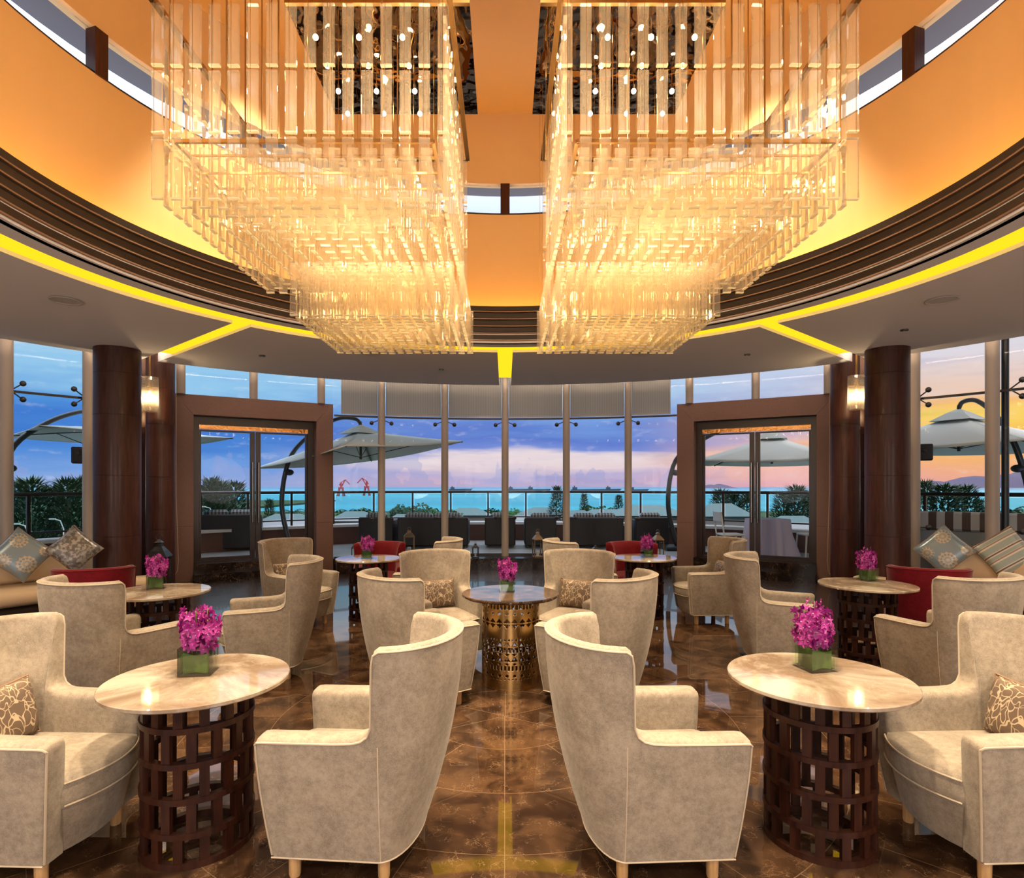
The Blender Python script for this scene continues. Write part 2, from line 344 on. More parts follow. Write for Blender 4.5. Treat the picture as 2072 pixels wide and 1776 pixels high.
def mat_medallion():
    m, nt, b = newmat('medallion_cushion'); L = nt.links.new
    tc = N(nt, 'ShaderNodeTexCoord'); sp = N(nt, 'ShaderNodeSeparateXYZ'); L(tc.outputs['Object'], sp.inputs[0])
    tot = None
    for (cx_, cz_, r) in ((-.12, .11, .085), (.12, -.06, .10), (-.08, -.15, .075), (.16, .16, .06)):
        dx = math_n(nt, 'SUBTRACT', sp.outputs[0], cx_); dz = math_n(nt, 'SUBTRACT', sp.outputs[2], cz_)
        rr = math_n(nt, 'SQRT', math_n(nt, 'ADD', math_n(nt, 'MULTIPLY', dx, dx), math_n(nt, 'MULTIPLY', dz, dz)))
        a = math_n(nt, 'ARCTAN2', dx, dz)
        lobes = math_n(nt, 'MULTIPLY', math_n(nt, 'SINE', math_n(nt, 'MULTIPLY', a, 14)), .006)
        inside = math_n(nt, 'LESS_THAN', math_n(nt, 'ADD', rr, lobes), r)
        pat = math_n(nt, 'GREATER_THAN', math_n(nt, 'ADD', math_n(nt, 'SINE', math_n(nt, 'MULTIPLY', rr, 170)), math_n(nt, 'SINE', math_n(nt, 'MULTIPLY', a, 12))), -.1)
        q = math_n(nt, 'MULTIPLY', inside, pat)
        tot = q if tot is None else math_n(nt, 'MAXIMUM', tot, q)
    L(mixc(nt, tot, (.20, .27, .32), (.50, .40, .28)), b.inputs['Base Color'])
    b.inputs['Roughness'].default_value = .3; b.inputs['Sheen Weight'].default_value = .3; b.inputs['Metallic'].default_value = .25
    return m
M['medallion'] = mat_medallion()
M['silver'] = mat_plain('silver_velvet', (.13, .125, .12), .35, .4, noise=(26, (.36, .35, .34), .42, .60), bump=(40, .3, .01))
def mat_stripe(name, cols, scale, axis=0):
    m, nt, b = newmat(name); L = nt.links.new
    tc = N(nt, 'ShaderNodeTexCoord'); sp = N(nt, 'ShaderNodeSeparateXYZ'); L(tc.outputs['Object'], sp.inputs[0])
    fr = math_n(nt, 'FRACT', math_n(nt, 'MULTIPLY', math_n(nt, 'ADD', sp.outputs[axis], 5), scale))
    r = ramp(nt, cols, fr, 'CONSTANT'); L(r.outputs[0], b.inputs['Base Color']); b.inputs['Roughness'].default_value = .35
    b.inputs['Sheen Weight'].default_value = .3
    return m
M['stripe'] = mat_stripe('striped_cushion', [(0, (.30, .36, .33)), (.22, (.60, .55, .45)), (.28, (.12, .07, .05)), (.36, (.62, .56, .46)), (.44, (.30, .36, .33)), (.62, (.45, .40, .32)), (.68, (.25, .16, .12)), (.74, (.66, .60, .50)), (.84, (.30, .36, .33))], 5.5)
M['loungestripe'] = mat_stripe('terrace_stripe', [(0, (.06, .07, .09)), (.5, (.32, .34, .38))], 14)
M['benchstripe'] = mat_stripe('bench_stripe', [(0, (.10, .06, .05)), (.5, (.55, .55, .55))], 4.5)
def mat_petal():
    m, nt, b = newmat('orchid_petal'); L = nt.links.new
    tc = N(nt, 'ShaderNodeTexCoord'); n = N(nt, 'ShaderNodeTexNoise'); n.inputs['Scale'].default_value = 26; n.inputs['Detail'].default_value = 3
    L(tc.outputs['Object'], n.inputs['Vector'])
    L(ramp(nt, [(.32, (.13, .002, .09)), (.5, (.30, .006, .21)), (.66, (.50, .07, .36))], n.outputs[0]).outputs[0], b.inputs['Base Color'])
    b.inputs['Roughness'].default_value = .45; b.inputs['Subsurface Weight'].default_value = 0
    return m
M['petal'] = mat_petal()
M['petalcentre'] = mat_plain('orchid_lip', (.70, .42, .55), .5)
M['cloth'] = mat_plain('lilac_cloth', (.50, .46, .62), .7)
M['roofgrey'] = mat_plain('villa_roof', (.20, .23, .25), .6)
M['villawall'] = mat_plain('villa_wall', (.22, .20, .19), .8)
M['treedark'] = mat_plain('tree_dark', (.018, .050, .022), .8, noise=(.6, (.035, .085, .030), .4, .6))
M['treelight'] = mat_plain('tree_light', (.07, .16, .03), .8, noise=(.5, (.03, .09, .02), .4, .6))
M['trunk'] = mat_plain('trunk', (.05, .035, .025), .8)
M['cranered'] = mat_plain('crane_red', (.45, .04, .05), .6)
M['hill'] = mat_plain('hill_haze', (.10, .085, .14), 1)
M['ship'] = mat_plain('ship_hull', (.05, .07, .10), .7)
def mat_sea():
    m, nt, b = newmat('sea'); L = nt.links.new
    tc = N(nt, 'ShaderNodeTexCoord'); sp = N(nt, 'ShaderNodeSeparateXYZ'); L(tc.outputs['Object'], sp.inputs[0])
    mp = N(nt, 'ShaderNodeMapping'); mp.inputs['Scale'].default_value = (.0012, .006, 1); L(tc.outputs['Object'], mp.inputs[0])
    n = N(nt, 'ShaderNodeTexNoise'); n.inputs['Scale'].default_value = 3; n.inputs['Detail'].default_value = 6; L(mp.outputs[0], n.inputs['Vector'])
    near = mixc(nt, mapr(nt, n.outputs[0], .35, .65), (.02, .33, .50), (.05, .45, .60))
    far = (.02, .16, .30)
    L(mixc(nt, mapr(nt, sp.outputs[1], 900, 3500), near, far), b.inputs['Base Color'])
    b.inputs['Roughness'].default_value = .35; b.inputs['Specular IOR Level'].default_value = .25
    return m
M['sea'] = mat_sea()

# ------------------------------------------------------------------ mesh builder
class MB:
    def __init__(s): s.v = []; s.f = []; s.m = []; s.cur = 0
    def add(s, vs, fs, mi=None):
        o = len(s.v); s.v += [tuple(v) for v in vs]
        for f in fs: s.f.append(tuple(i+o for i in f)); s.m.append(s.cur if mi is None else mi)
        return s
    def box(s, x0, x1, y0, y1, z0, z1, mat=None, mi=None):
        vs = [Vector((x, y, z)) for z in (z0, z1) for y in (y0, y1) for x in (x0, x1)]
        if mat is not None: vs = [mat @ v for v in vs]
        return s.add(vs, [(0, 2, 3, 1), (4, 5, 7, 6), (0, 1, 5, 4), (2, 6, 7, 3), (0, 4, 6, 2), (1, 3, 7, 5)], mi)
    def bbox(s, x0, x1, y0, y1, z0, z1, b=.01, mat=None):      # bevelled box
        rows = [(z0, b), (z0+b, 0), (z1-b, 0), (z1, b)]
        vs = []; fs = []
        for z, ins in rows:
            a = ins
            c = max(b-a, 0)
            ring = [(x0+a+c, y0+a), (x1-a-c, y0+a), (x1-a, y0+a+c), (x1-a, y1-a-c), (x1-a-c, y1-a), (x0+a+c, y1-a), (x0+a, y1-a-c), (x0+a, y0+a+c)]
            vs += [Vector((x, y, z)) for x, y in ring]
        for r in range(3):
            for i in range(8): j = (i+1) % 8; fs.append((r*8+i, r*8+j, r*8+8+j, r*8+8+i))
        fs.append(tuple(range(7, -1, -1))); fs.append(tuple(24+i for i in range(8)))
        if mat is not None: vs = [mat @ v for v in vs]
        return s.add(vs, fs)
    def tube(s, pts, r, n=8, closed=False, cap=True, mi=None):
        pts = [Vector(p) for p in pts]; k = len(pts); rs = r if isinstance(r, (list, tuple)) else [r]*k
        vs = []; prev = None
        for i, p in enumerate(pts):
            if closed: t = pts[(i+1) % k]-pts[i-1]
            else: t = pts[min(i+1, k-1)]-pts[max(i-1, 0)]
            t.normalize()
            if prev is None:
                a = Vector((0, 0, 1)) if abs(t.z) < .9 else Vector((1, 0, 0)); u = t.cross(a).normalized()
            else:
                u = (prev - t*prev.dot(t)); u = u.normalized() if u.length > 1e-6 else t.orthogonal().normalized()
            prev = u; w = t.cross(u)
            for j in range(n): a = 2*pi*j/n; vs.append(p+(u*cos(a)+w*sin(a))*rs[i])
        fs = []
        for i in range(k if closed else k-1):
            for j in range(n):
                a, b = i*n+j, i*n+(j+1) % n; c, d = ((i+1) % k)*n+(j+1) % n, ((i+1) % k)*n+j
                fs.append((a, b, c, d))
        if cap and not closed: fs.append(tuple(range(n-1, -1, -1))); fs.append(tuple((k-1)*n+j for j in range(n)))
        return s.add(vs, fs, mi)
    def lathe(s, prof, n=32, c=(0, 0, 0), cap=True, mi=None):
        vs = []; c = Vector(c)
        for r, z in prof:
            for j in range(n): a = 2*pi*j/n; vs.append(c+Vector((r*cos(a), r*sin(a), z)))
        fs = []
        for i in range(len(prof)-1):
            for j in range(n): fs.append((i*n+j, i*n+(j+1) % n, (i+1)*n+(j+1) % n, (i+1)*n+j))
        if cap: fs.append(tuple(range(n-1, -1, -1))); k = (len(prof)-1)*n; fs.append(tuple(k+j for j in range(n)))
        return s.add(vs, fs, mi)
    def sphere(s, c, r, n=10, m=6, sc=(1, 1, 1), mi=None):
        c = Vector(c); vs = [c+Vector((0, 0, -r*sc[2]))]
        for i in range(1, m):
            t = -pi/2+pi*i/m
            for j in range(n): a = 2*pi*j/n; vs.append(c+Vector((r*cos(t)*cos(a)*sc[0], r*cos(t)*sin(a)*sc[1], r*sin(t)*sc[2])))
        vs.append(c+Vector((0, 0, r*sc[2]))); fs = []
        for j in range(n): fs.append((0, 1+(j+1) % n, 1+j))
        for i in range(m-2):
            for j in range(n): fs.append((1+i*n+j, 1+i*n+(j+1) % n, 1+(i+1)*n+(j+1) % n, 1+(i+1)*n+j))
        k = len(vs)-1
        for j in range(n): fs.append((k, 1+(m-2)*n+j, 1+(m-2)*n+(j+1) % n))
        return s.add(vs, fs, mi)
    def build(s, name, mats, parent=None, smooth=False, mod=None, loc=None, rot=None):
        me = bpy.data.meshes.new(name); me.from_pydata(s.v, [], s.f)
        if not isinstance(mats, (list, tuple)): mats = [mats]
        for m in mats: me.materials.append(m)
        if len(mats) > 1: me.polygons.foreach_set('material_index', s.m)
        if smooth:
            me.polygons.foreach_set('use_smooth', [True]*len(me.polygons))
            if smooth != 'all': me.set_sharp_from_angle(angle=radians(38 if smooth is True else smooth))
        me.validate(); me.update()
        o = bpy.data.objects.new(name, me); COL.objects.link(o)
        if parent is not None: o.parent = parent
        if loc is not None: o.location = loc
        if rot is not None: o.rotation_euler = rot
        return o

def empty(name, loc=(0, 0, 0), rz=0):
    o = bpy.data.objects.new(name, None); COL.objects.link(o); o.location = loc; o.rotation_euler = (0, 0, rz); o.empty_display_size = .1; return o
def tag(o, label=None, cat=None, group=None, kind=None):
    if label: o['label'] = label
    if cat: o['category'] = cat
    if group: o['group'] = group
    if kind: o['kind'] = kind
    return o
def struct(o, label=None, cat=None):
    o['kind'] = 'structure'
    if label: o['label'] = label
    if cat: o['category'] = cat
    return o
def copy_tree(o, parent=None):
    c = o.copy(); COL.objects.link(c)
    if parent is not None: c.parent = parent
    for ch in list(o.children): copy_tree(ch, c)
    return c

RC = Vector((0, 3.1, 0)); RG = 8.9             # room centre and glass radius
DC = Vector((0, 4.14, 0)); RS = 3.44; RW = 3.73   # drum centre, slat ring, drum wall
def on_glass(px, R=RG):
    k = (px-CX)/F; a = 1+k*k; b = -2*RC.y; c = RC.y**2-R*R
    Y = (-b+sqrt(b*b-4*a*c))/(2*a); return Vector((k*Y, Y, 0))
def phi_of(p, c=RC): return atan2(p.x-c.x, p.y-c.y)
def arc_solid(mb, c, r0, r1, z0, z1, a0, a1, n=48, mi=None):
    vs = []; full = abs(a1-a0-2*pi) < 1e-6
    for i in range(n if full else n+1):
        a = a0+(a1-a0)*i/n; d = Vector((sin(a), cos(a), 0))
        for r, z in ((r0, z0), (r1, z0), (r1, z1), (r0, z1)): vs.append(c+d*r+Vector((0, 0, z)))
    fs = []; k = n if full else n+1
    for i in range(n):
        j = (i+1) % k
        for q in range(4): fs.append((i*4+q, j*4+q, j*4+(q+1) % 4, i*4+(q+1) % 4))
    if not full: fs.append((0, 1, 2, 3)); fs.append((n*4+3, n*4+2, n*4+1, n*4))
    mb.add(vs, fs, mi)

# ------------------------------------------------------------------ structure: floors
mb = MB(); mb.lathe([(5.0, -.1), (5.0, .0)], 128, (0, 3.1, 0)); struct(mb.build('floor', M['floor']), 'polished brown marble floor disc in ring-laid slabs', 'floor')
mb = MB(); arc_solid(mb, RC, 5.0, 9.25, -.1, 0, 0, 2*pi, 128); struct(mb.build('floor_parquet', M['parquet']), 'dark wood floor ring around the marble', 'floor')
# marble plinth under the glass
def plinth(name, pa, pb, mat, r0=8.35, r1=9.2, z=.22):
    m_ = MB(); arc_solid(m_, RC, r0, r1, 0.001, z, phi_of(on_glass(pa)), phi_of(on_glass(pb)), 24); return struct(m_.build(name, mat))
plinth('trim_plinth_centre', 676, 1368, M['blackmarble'])
plinth('trim_plinth_left', -700, 190, M['blackmarble'])
plinth('trim_plinth_right', 1838, 2750, M['blackmarble'])

# ceilings
ZT = CSOF
SLOTS = [0, 49, 88, 131, 180, 229, 272, 311]
HW = .105
def outer_hit(a):
    # from DC towards angle a to the outer soffit circle (centre (0,3.24), R 7.48)
    d = Vector((sin(a), cos(a), 0)); oc = DC-Vector((0, 3.24, 0)); b = oc.dot(d); c = oc.dot(oc)-7.48**2
    return -b+sqrt(b*b-c)
def soffit_panel(k):
    a0 = radians(SLOTS[k]); a1 = radians(SLOTS[(k+1) % 8]) + (2*pi if k == 7 else 0)
    mb = MB(); n = 20; vs = []; rin = 3.97
    for i in range(n+1):
        t = i/n
        ai = (a0+asin(HW/rin))*(1-t)+(a1-asin(HW/rin))*t
        ro0, ro1 = outer_hit(a0), outer_hit(a1)
        ao = (a0+asin(HW/ro0))*(1-t)+(a1-asin(HW/ro1))*t
        ro = outer_hit(ao)
        pi_ = DC+Vector((sin(ai), cos(ai), 0))*rin; po = DC+Vector((sin(ao), cos(ao), 0))*ro
        for p, z in ((pi_, ZT), (po, ZT), (po, ZT+.30), (pi_, ZT+.30)): vs.append(p+Vector((0, 0, z)))
    fs = []
    for i in range(n):
        for q in range(4): fs.append((i*4+q, i*4+4+q, i*4+4+(q+1) % 4, i*4+(q+1) % 4))
    fs.append((0, 1, 2, 3)); fs.append((n*4+3, n*4+2, n*4+1, n*4))
    mb.add(vs, fs); return struct(mb.build('ceiling_soffit', M['soffit']))
for k in range(8): soffit_panel(k)
mb = MB(); arc_solid(mb, DC, RS, 3.67, ZT, ZT+.12, 0, 2*pi, 128); struct(mb.build('ceiling_inner_ring', M['soffit']))
# luminous cove panels in ring and radial slots
mb = MB(); arc_solid(mb, DC, 3.66, 3.99, ZT+.035, ZT+.06, 0, 2*pi, 128)
for a in SLOTS:
    a = radians(a); R = Matrix.Translation(DC) @ Matrix.Rotation(-a, 4, 'Z')
    mb.box(-HW, HW, 3.9, outer_hit(a)-.55, ZT+.035, ZT+.06, R)
struct(mb.build('ceiling_light_cove', M['yellow']), 'glowing yellow light slots in the ceiling', 'ceiling light')
# roof deck above, warm strip on soffit edge
mb = MB(); arc_solid(mb, DC, 3.87, 10.6, 4.5, 4.6, 0, 2*pi, 96); struct(mb.build('ceiling_roof', M['soffit']))
mb = MB(); arc_solid(mb, Vector((0, 3.24, 0)), 7.2, 7.26, ZT+.32, ZT+.36, 0, 2*pi, 96); struct(mb.build('trim_cove_strip', M['warmstrip']))
# slat band
mb = MB(); arc_solid(mb, DC, RS+.03, RS+.08, ZT, 3.9, 0, 2*pi, 128, 0)
for i in range(5):
    z = ZT+.02+i*.092
    arc_solid(mb, DC, RS-.01, RS+.04, z+.022, z+.078, 0, 2*pi, 128, 0)
    arc_solid(mb, DC, RS-.022, RS+.04, z+.0, z+.013, 0, 2*pi, 128, 1)
mb.m = mb.m
struct(mb.build('trim_slat_ring', [M['slat'], M['slatlip']]), 'dark slatted ring around the ceiling drum', 'slats')
# shelf and amber cove
mb = MB(); arc_solid(mb, DC, RS+.08, RW+.05, 3.72, 3.75, 0, 2*pi, 96); struct(mb.build('trim_cove_shelf', M['plaster']))
mb = MB(); arc_solid(mb, DC, RS+.10, RS+.13, 3.76, 3.80, 0, 2*pi, 96); struct(mb.build('trim_amber_strip', M['amber']))
# drum wall: lower, upper, lintel
mb = MB(); arc_solid(mb, DC, RW, RW+.12, 3.72, 5.21, 0, 2*pi, 128); struct(mb.build('wall_drum_lower', M['plaster']))
mb = MB(); arc_solid(mb, DC, RW, RW+.12, 5.62, 6.6, 0, 2*pi, 128); struct(mb.build('wall_drum_upper', M['plaster']))
mb = MB(); mb.lathe([(RW+.12, 6.55), (RW+.12, 6.7)], 96, DC); struct(mb.build('ceiling_drum', M['plaster']))
mb = MB(); arc_solid(mb, DC, RW+.2, RW+.55, 5.72, 5.82, 0, 2*pi, 96); struct(mb.build('trim_eave', mat_plain('eave_grey', (.12, .12, .14), .7)))
mb = MB(); arc_solid(mb, DC, RW+.01, RW+.11, 5.21, 5.235, 0, 2*pi, 128); struct(mb.build('trim_window_sill', M['dark']))
mb = MB(); arc_solid(mb, DC, RW+.055, RW+.065, 5.235, 5.62, 0, 2*pi, 96); struct(mb.build('window_clerestory', M['glass']))
for i, a in enumerate([0, 24.5, 49, 73, 98, -24.5, -49, -73, -98, 130, 180, -130]):
    a = radians(a); R = Matrix.Translation(DC) @ Matrix.Rotation(-a, 4, 'Z'); mb = MB(); mb.box(-.06, .06, RW-.015, RW+.1, 5.21, 5.62, R)
    struct(mb.build('window_mullion_high', M['colwood']))

# ------------------------------------------------------------------ glass wall
def mullion(px, z0=.22, z1=4.5, r=.07, mat='mullion', rr=RG-.12):
    p = on_glass(px, rr); mb = MB(); mb.lathe([(r, z0), (r, z1)], 20, p)
    o = mb.build('window_mullion', M[mat], smooth=True); struct(o); return o
CM = [772, 900, 1022, 1146, 1271]
for p in CM: mullion(p)
for p in (180, 12, -190, -420): mullion(p, r=.085)
for p in (1849, 2008, 2235, 2480): mullion(p, r=.085)
for p in (366, 513, 650, 1395, 1529, 1676): mullion(p, z0=3.17, r=.07)
mullion(2034, r=.045, mat='dark', rr=RG+.1)
wn = [0]
def pane(pa, pb, z0, z1=4.5, blind=False):
    a0, a1 = phi_of(on_glass(pa)), phi_of(on_glass(pb)); wn[0] += 1
    mb = MB(); arc_solid(mb, RC, RG, RG+.015, z0, z1, a0, a1, 6)
    w = struct(mb.build('window_%d' % wn[0], M['glass']))
    return w
RAILZ = 2.97
cedges = [676]+CM+[1370]
for a, b in zip(cedges[:-1], cedges[1:]): pane(a, b, .2)
for a, b in zip([-700, -420, -190, 12], [-420, -190, 12, 180]): pane(a, b, .2)
for a, b in zip([1849, 2008, 2235, 2480], [2008, 2235, 2480, 2750]): pane(a, b, .2)
for a, b in ((349, 513), (513, 674), (1370, 1529), (1529, 1692)): pane(a, b, 3.17)
# transom rails
def rail(pa, pb, z=RAILZ, h=.035):
    mb = MB(); arc_solid(mb, RC, RG-.03, RG, z-h/2, z+h/2, phi_of(on_glass(pa)), phi_of(on_glass(pb)), 30); struct(mb.build('window_transom', M['dark']))
rail(676, 1370); rail(-700, 180); rail(1849, 2750)
# bottom rail
rail(676, 1370, .24, .04); rail(-700, 180, .24, .04); rail(1849, 2750, .24, .04)
# blinds (one per bay in the middle)
btxt = ['leftmost roller blind over the middle glass wall', 'second roller blind from the left, high on the glass wall', 'roller blind just left of the central mullion', 'roller blind just right of the central mullion', 'second roller blind from the right, high on the glass wall', 'rightmost roller blind over the middle glass wall']
for i, (a, b) in enumerate(zip([681]+CM, CM+[1366])):
    mb = MB(); arc_solid(mb, RC, RG-.06, RG-.055, RAILZ+.04, 4.3, phi_of(on_glass(a))+.009, phi_of(on_glass(b))-.009, 8)
    o = mb.build('roller_blind', M['blind']); tag(o, 'pale ribbed '+btxt[i], 'blind', 'roller blinds on the glass wall')
    mb = MB(); arc_solid(mb, RC, RG-.07, RG-.045, RAILZ+.025, RAILZ+.045, phi_of(on_glass(a))+.009, phi_of(on_glass(b))-.009, 8); mb.build('bottom_bar', M['ceilwhite'], o)
# spider fittings
def spider(px, z, sides=(-1, 1), up=(-1,)):
    p = on_glass(px, RG-.1); a = phi_of(p); t = Vector((cos(a), -sin(a), 0)); n = Vector((sin(a), cos(a), 0)); mb = MB()
    for s in sides:
        for u in up:
            e = p+t*s*.19+Vector((0, 0, z-.05*u*-1 if False else z+.06*u))
            mb.tube([p+t*s*.05+Vector((0, 0, z)), e], .010, 6); mb.sphere(e-n*.01, .042, 10, 6, (1, 1, 1)); mb.tube([e, e+n*.08], .018, 8)
    struct(mb.build('window_fitting', M['dark'], smooth=True))
for p in CM: spider(p, 2.90); spider(p, .98, up=(0,))
for p in (180, 12): spider(p, RAILZ, (-1,) if p == 180 else (-1, 1), (-1.9, 1.9)); spider(p, .98, (-1,), (0,))
for p in (1849,): spider(p, RAILZ, (1,), (-1.9, 1.9)); spider(p, .98, (1,), (0,))
spider(2034, RAILZ, (1,), (-1.9, 1.9)); spider(2034, .98, (1,), (0,))

# wall pieces behind the columns and around the back of the room
for nm, pa, pb in (('wall_left', 190, 352), ('wall_right', 1690, 1838)):
    mb = MB(); arc_solid(mb, RC, RG-.02, RG+.15, 0, 4.5, phi_of(on_glass(pa)), phi_of(on_glass(pb)), 6); struct(mb.build(nm, M['portal']))
mb = MB(); arc_solid(mb, RC, RG, RG+.2, 0, 4.5, phi_of(on_glass(2750)), 2*pi+phi_of(on_glass(-700)), 64); struct(mb.build('wall_back', M['wallwarm']))

# columns
def column(px, Y, r, name, lab):
    x = (px-CX)/F*Y; root = empty(name, (x, Y, 0)); tag(root, lab, 'column', kind='structure')
    mb = MB(); prof = []
    z = 0.0
    joints = [.95, 1.75, 2.55, 3.1]
    prof = [(r, 0)]
    for j in joints: prof += [(r, j-.004), (r-.004, j-.002), (r-.004, j+.002), (r, j+.004)]
    prof.append((r, 3.62)); mb.lathe(prof, 40); mb.build('shaft', M['colwood'], root, smooth=30)
column(238, 7.95, .275, 'column', 'thick dark wood column left of the left doorway')
column(1795, 7.95, .262, 'column', 'thick dark wood column right of the right doorway')
column(325, 9.15, .20, 'column', 'slimmer dark wood column touching the left door surround')
column(1710, 9.15, .20, 'column', 'slimmer dark wood column touching the right door surround')
# narrow mirrors between the column pairs
for sx in (-1, 1):
    p = on_glass(294 if sx < 0 else 1739, RG-.35); a = phi_of(p)
    mb = MB(); mb.box(-.18, .18, 0, .02, .1, 3.35, Matrix.Translation(p) @ Matrix.Rotation(-a+sx*.25, 4, 'Z')); struct(mb.build('wall_mirror', M['mirror']), 'tall mirror strip between %s columns' % ('left' if sx < 0 else 'right'), 'mirror')

# ------------------------------------------------------------------ door portals
def portal(pL, pR, side):
    pL = Vector((*pL, 0)); pR = Vector((*pR, 0)); u = (pR-pL).normalized(); W = (pR-pL).length
    n = Vector((-u.y, u.x, 0))            # outward
    Mx = Matrix(((u.x, n.x, 0, pL.x), (u.y, n.y, 0, pL.y), (0, 0, 1, 0), (0, 0, 0, 1)))
    root = empty('door_%d' % (1 if side == 'left' else 2), (0, 0, 0)); tag(root, 'glazed double door in brown portal, %s side of the glass wall' % side, 'door', kind='structure')
    J = .31; T = .34; H = 3.17
    # surround: mitred pieces
    for nm, quad in (('side_panel', [(0, 0), (J, 0), (J, H-T), (0, H)]), ('side_panel', [(W, 0), (W, H), (W-J, H-T), (W-J, 0)]), ('head_panel', [(0.004, H), (J+.004, H-T), (W-J-.004, H-T), (W-.004, H)])):
        mb = MB(); vs = []
        for d in (0, .50):
            for (a, z) in quad: vs.append(Mx @ Vector((a, d, z)))
        mb.add(vs, [(0, 1, 2, 3), (7, 6, 5, 4), (0, 4, 5, 1), (1, 5, 6, 2), (2, 6, 7, 3), (3, 7, 4, 0)]); mb.build(nm, M['portal'], root)
    mb = MB()
    for a0, a1 in ((0, J), (W-J, W)): mb.box(a0-.001, a1+.001, -.001, .1, .93, .936, Mx)
    mb.build('panel_joint', M['doorframe'], root)
    # fixed dark frame
    mb = MB(); a0, a1 = J, W-J; zb, zt = .30, H-T
    d0, d1 = .30, .40
    mb.box(a0, a0+.10, d0-.05, d1, 0, zt, Mx); mb.box(a1-.10, a1, d0-.05, d1, 0, zt, Mx); mb.box(a0+.10, a1-.10, d0-.05, d1, zt-.14, zt, Mx); mb.box(a0+.1, a1-.1, d0, d1, zb-.04, zb+.0, Mx)
    mb.build('frame', M['doorframe'], root)
    mb = MB(); mb.box(a0+.1, a1-.1, d0-.045, d0+.0, zt-.215, zt-.142, Mx); mb.build('bronze_head', M['bronzetrim'], root)
    mid = (a0+a1)/2
    for s, (b0, b1) in enumerate(((a0+.105, mid-.006), (mid+.006, a1-.105))):
        lf = MB(); st = .085; z0, z1 = zb+.005, zt-.22
        s0, s1 = (.03, st) if s == 0 else (st, .03)
        lf.box(b0, b0+s0, d0+.02, d0+.07, z0, z1, Mx); lf.box(b1-s1, b1, d0+.02, d0+.07, z0, z1, Mx)
        lf.box(b0+s0, b1-s1, d0+.02, d0+.07, z0, z0+.05, Mx); lf.box(b0+s0, b1-s1, d0+.02, d0+.07, z1-.03, z1, Mx)
        leaf = lf.build('door_leaf', M['doorframe'], root)
        g = MB(); g.box(b0+s0, b1-s1, d0+.04, d0+.05, z0+.05, z1-.03, Mx); g.build('pane', M['glass'], leaf)
        h = MB(); hu = (b1-.045 if s == 0 else b0+.045)
        h.tube([Mx @ Vector((hu, d0-.03, .95)), Mx @ Vector((hu, d0-.03, 2.05))], .017, 10)
        for hz in (1.0, 2.0): h.tube([Mx @ Vector((hu, d0-.03, hz)), Mx @ Vector((hu, d0+.03, hz))], .012, 8)
        h.build('handle', M['steel'], leaf, smooth=True)
    mb = MB(); mb.box(a0, a1, -.02, d1+.2, .0, .28, Mx); mb.box(a0, a1, -.30, -.02, .0, .14, Mx); mb.build('step', M['blackmarble'], root)
    return Mx
ML_ = portal((-5.56, 9.92), (-3.27, 11.28), 'left')
MR_ = portal((3.27, 11.28), (5.56, 9.92), 'right')

# ------------------------------------------------------------------ ceiling fittings
def ceil_item(px, py, r, kind, lab):
    Y = F*(CSOF-EYE)/(CY-py); x = (px-CX)/F*Y; mb = MB()
    mb.lathe([(r, -.006), (r*.96, -.010), (r*.86, -.008), (r*.84, .0), (r, .002)], 28); o = mb.build('ceiling_speaker' if kind == 's' else 'recessed_downlight', M['ceilwhite'] if kind == 's' else M['steel'], smooth=True, loc=(x, Y, CSOF-.002))
    tag(o, lab, 'speaker' if kind == 's' else 'downlight')
    m2 = MB(); m2.lathe([(r*.84, -.005), (r*.83, -.0055)], 24)
    m2.build('grille' if kind == 's' else 'lens', M['soffit'] if kind == 's' else mat_plain('lens_dark', (.05, .05, .05), .2), o)
for px, py, l in ((133, 607, 'round white ceiling speaker over the left sofa'), (1906, 606, 'round white ceiling speaker over the right sofa'), (748, 714, 'round ceiling speaker under the left chandelier tip'), (1300, 714, 'round ceiling speaker under the right chandelier tip')):
    ceil_item(px, py, .14, 's', l)
for px, py, l in ((530, 719, 'small steel downlight in soffit, left of the left chandelier tip'), (893, 747, 'small steel downlight in soffit just left of the central slot'), (1512, 717, 'small steel downlight in soffit, right of the right chandelier tip'), (1830, 667, 'small steel downlight in soffit near the right columns')):
    ceil_item(px, py, .045, 'd', l)

# ------------------------------------------------------------------ chandeliers
def crystal_geo(w, t, L):
    rows = []
    for z, f, e in ((0, .94, .46), (.02, .98, .5), (.22, .52, .22), (.78, .52, .22), (.988, .98, .5), (1, .94, .46)):
        wf = w*f/2; te = t*e
        rows.append([(-w/2, -te*.9), (-wf, -t/2), (wf, -t/2), (w/2, -te*.9), (w/2, te*.9), (wf, t/2), (-wf, t/2), (-w/2, te*.9)])
    vs = []; zs = [0, .02, .22, .78, .988, 1]
    for r, z in zip(rows, zs): vs += [(x, y, z*L) for x, y in r]
    fs = []; mi = []
    for i in range(5):
        for j in range(8): fs.append((i*8+j, i*8+(j+1) % 8, i*8+8+(j+1) % 8, i*8+8+j)); mi.append(1 if i == 0 else 0)
    fs.append(tuple(range(7, -1, -1))); mi.append(1); fs.append(tuple(40+j for j in range(8))); mi.append(0)
    return vs, fs, mi
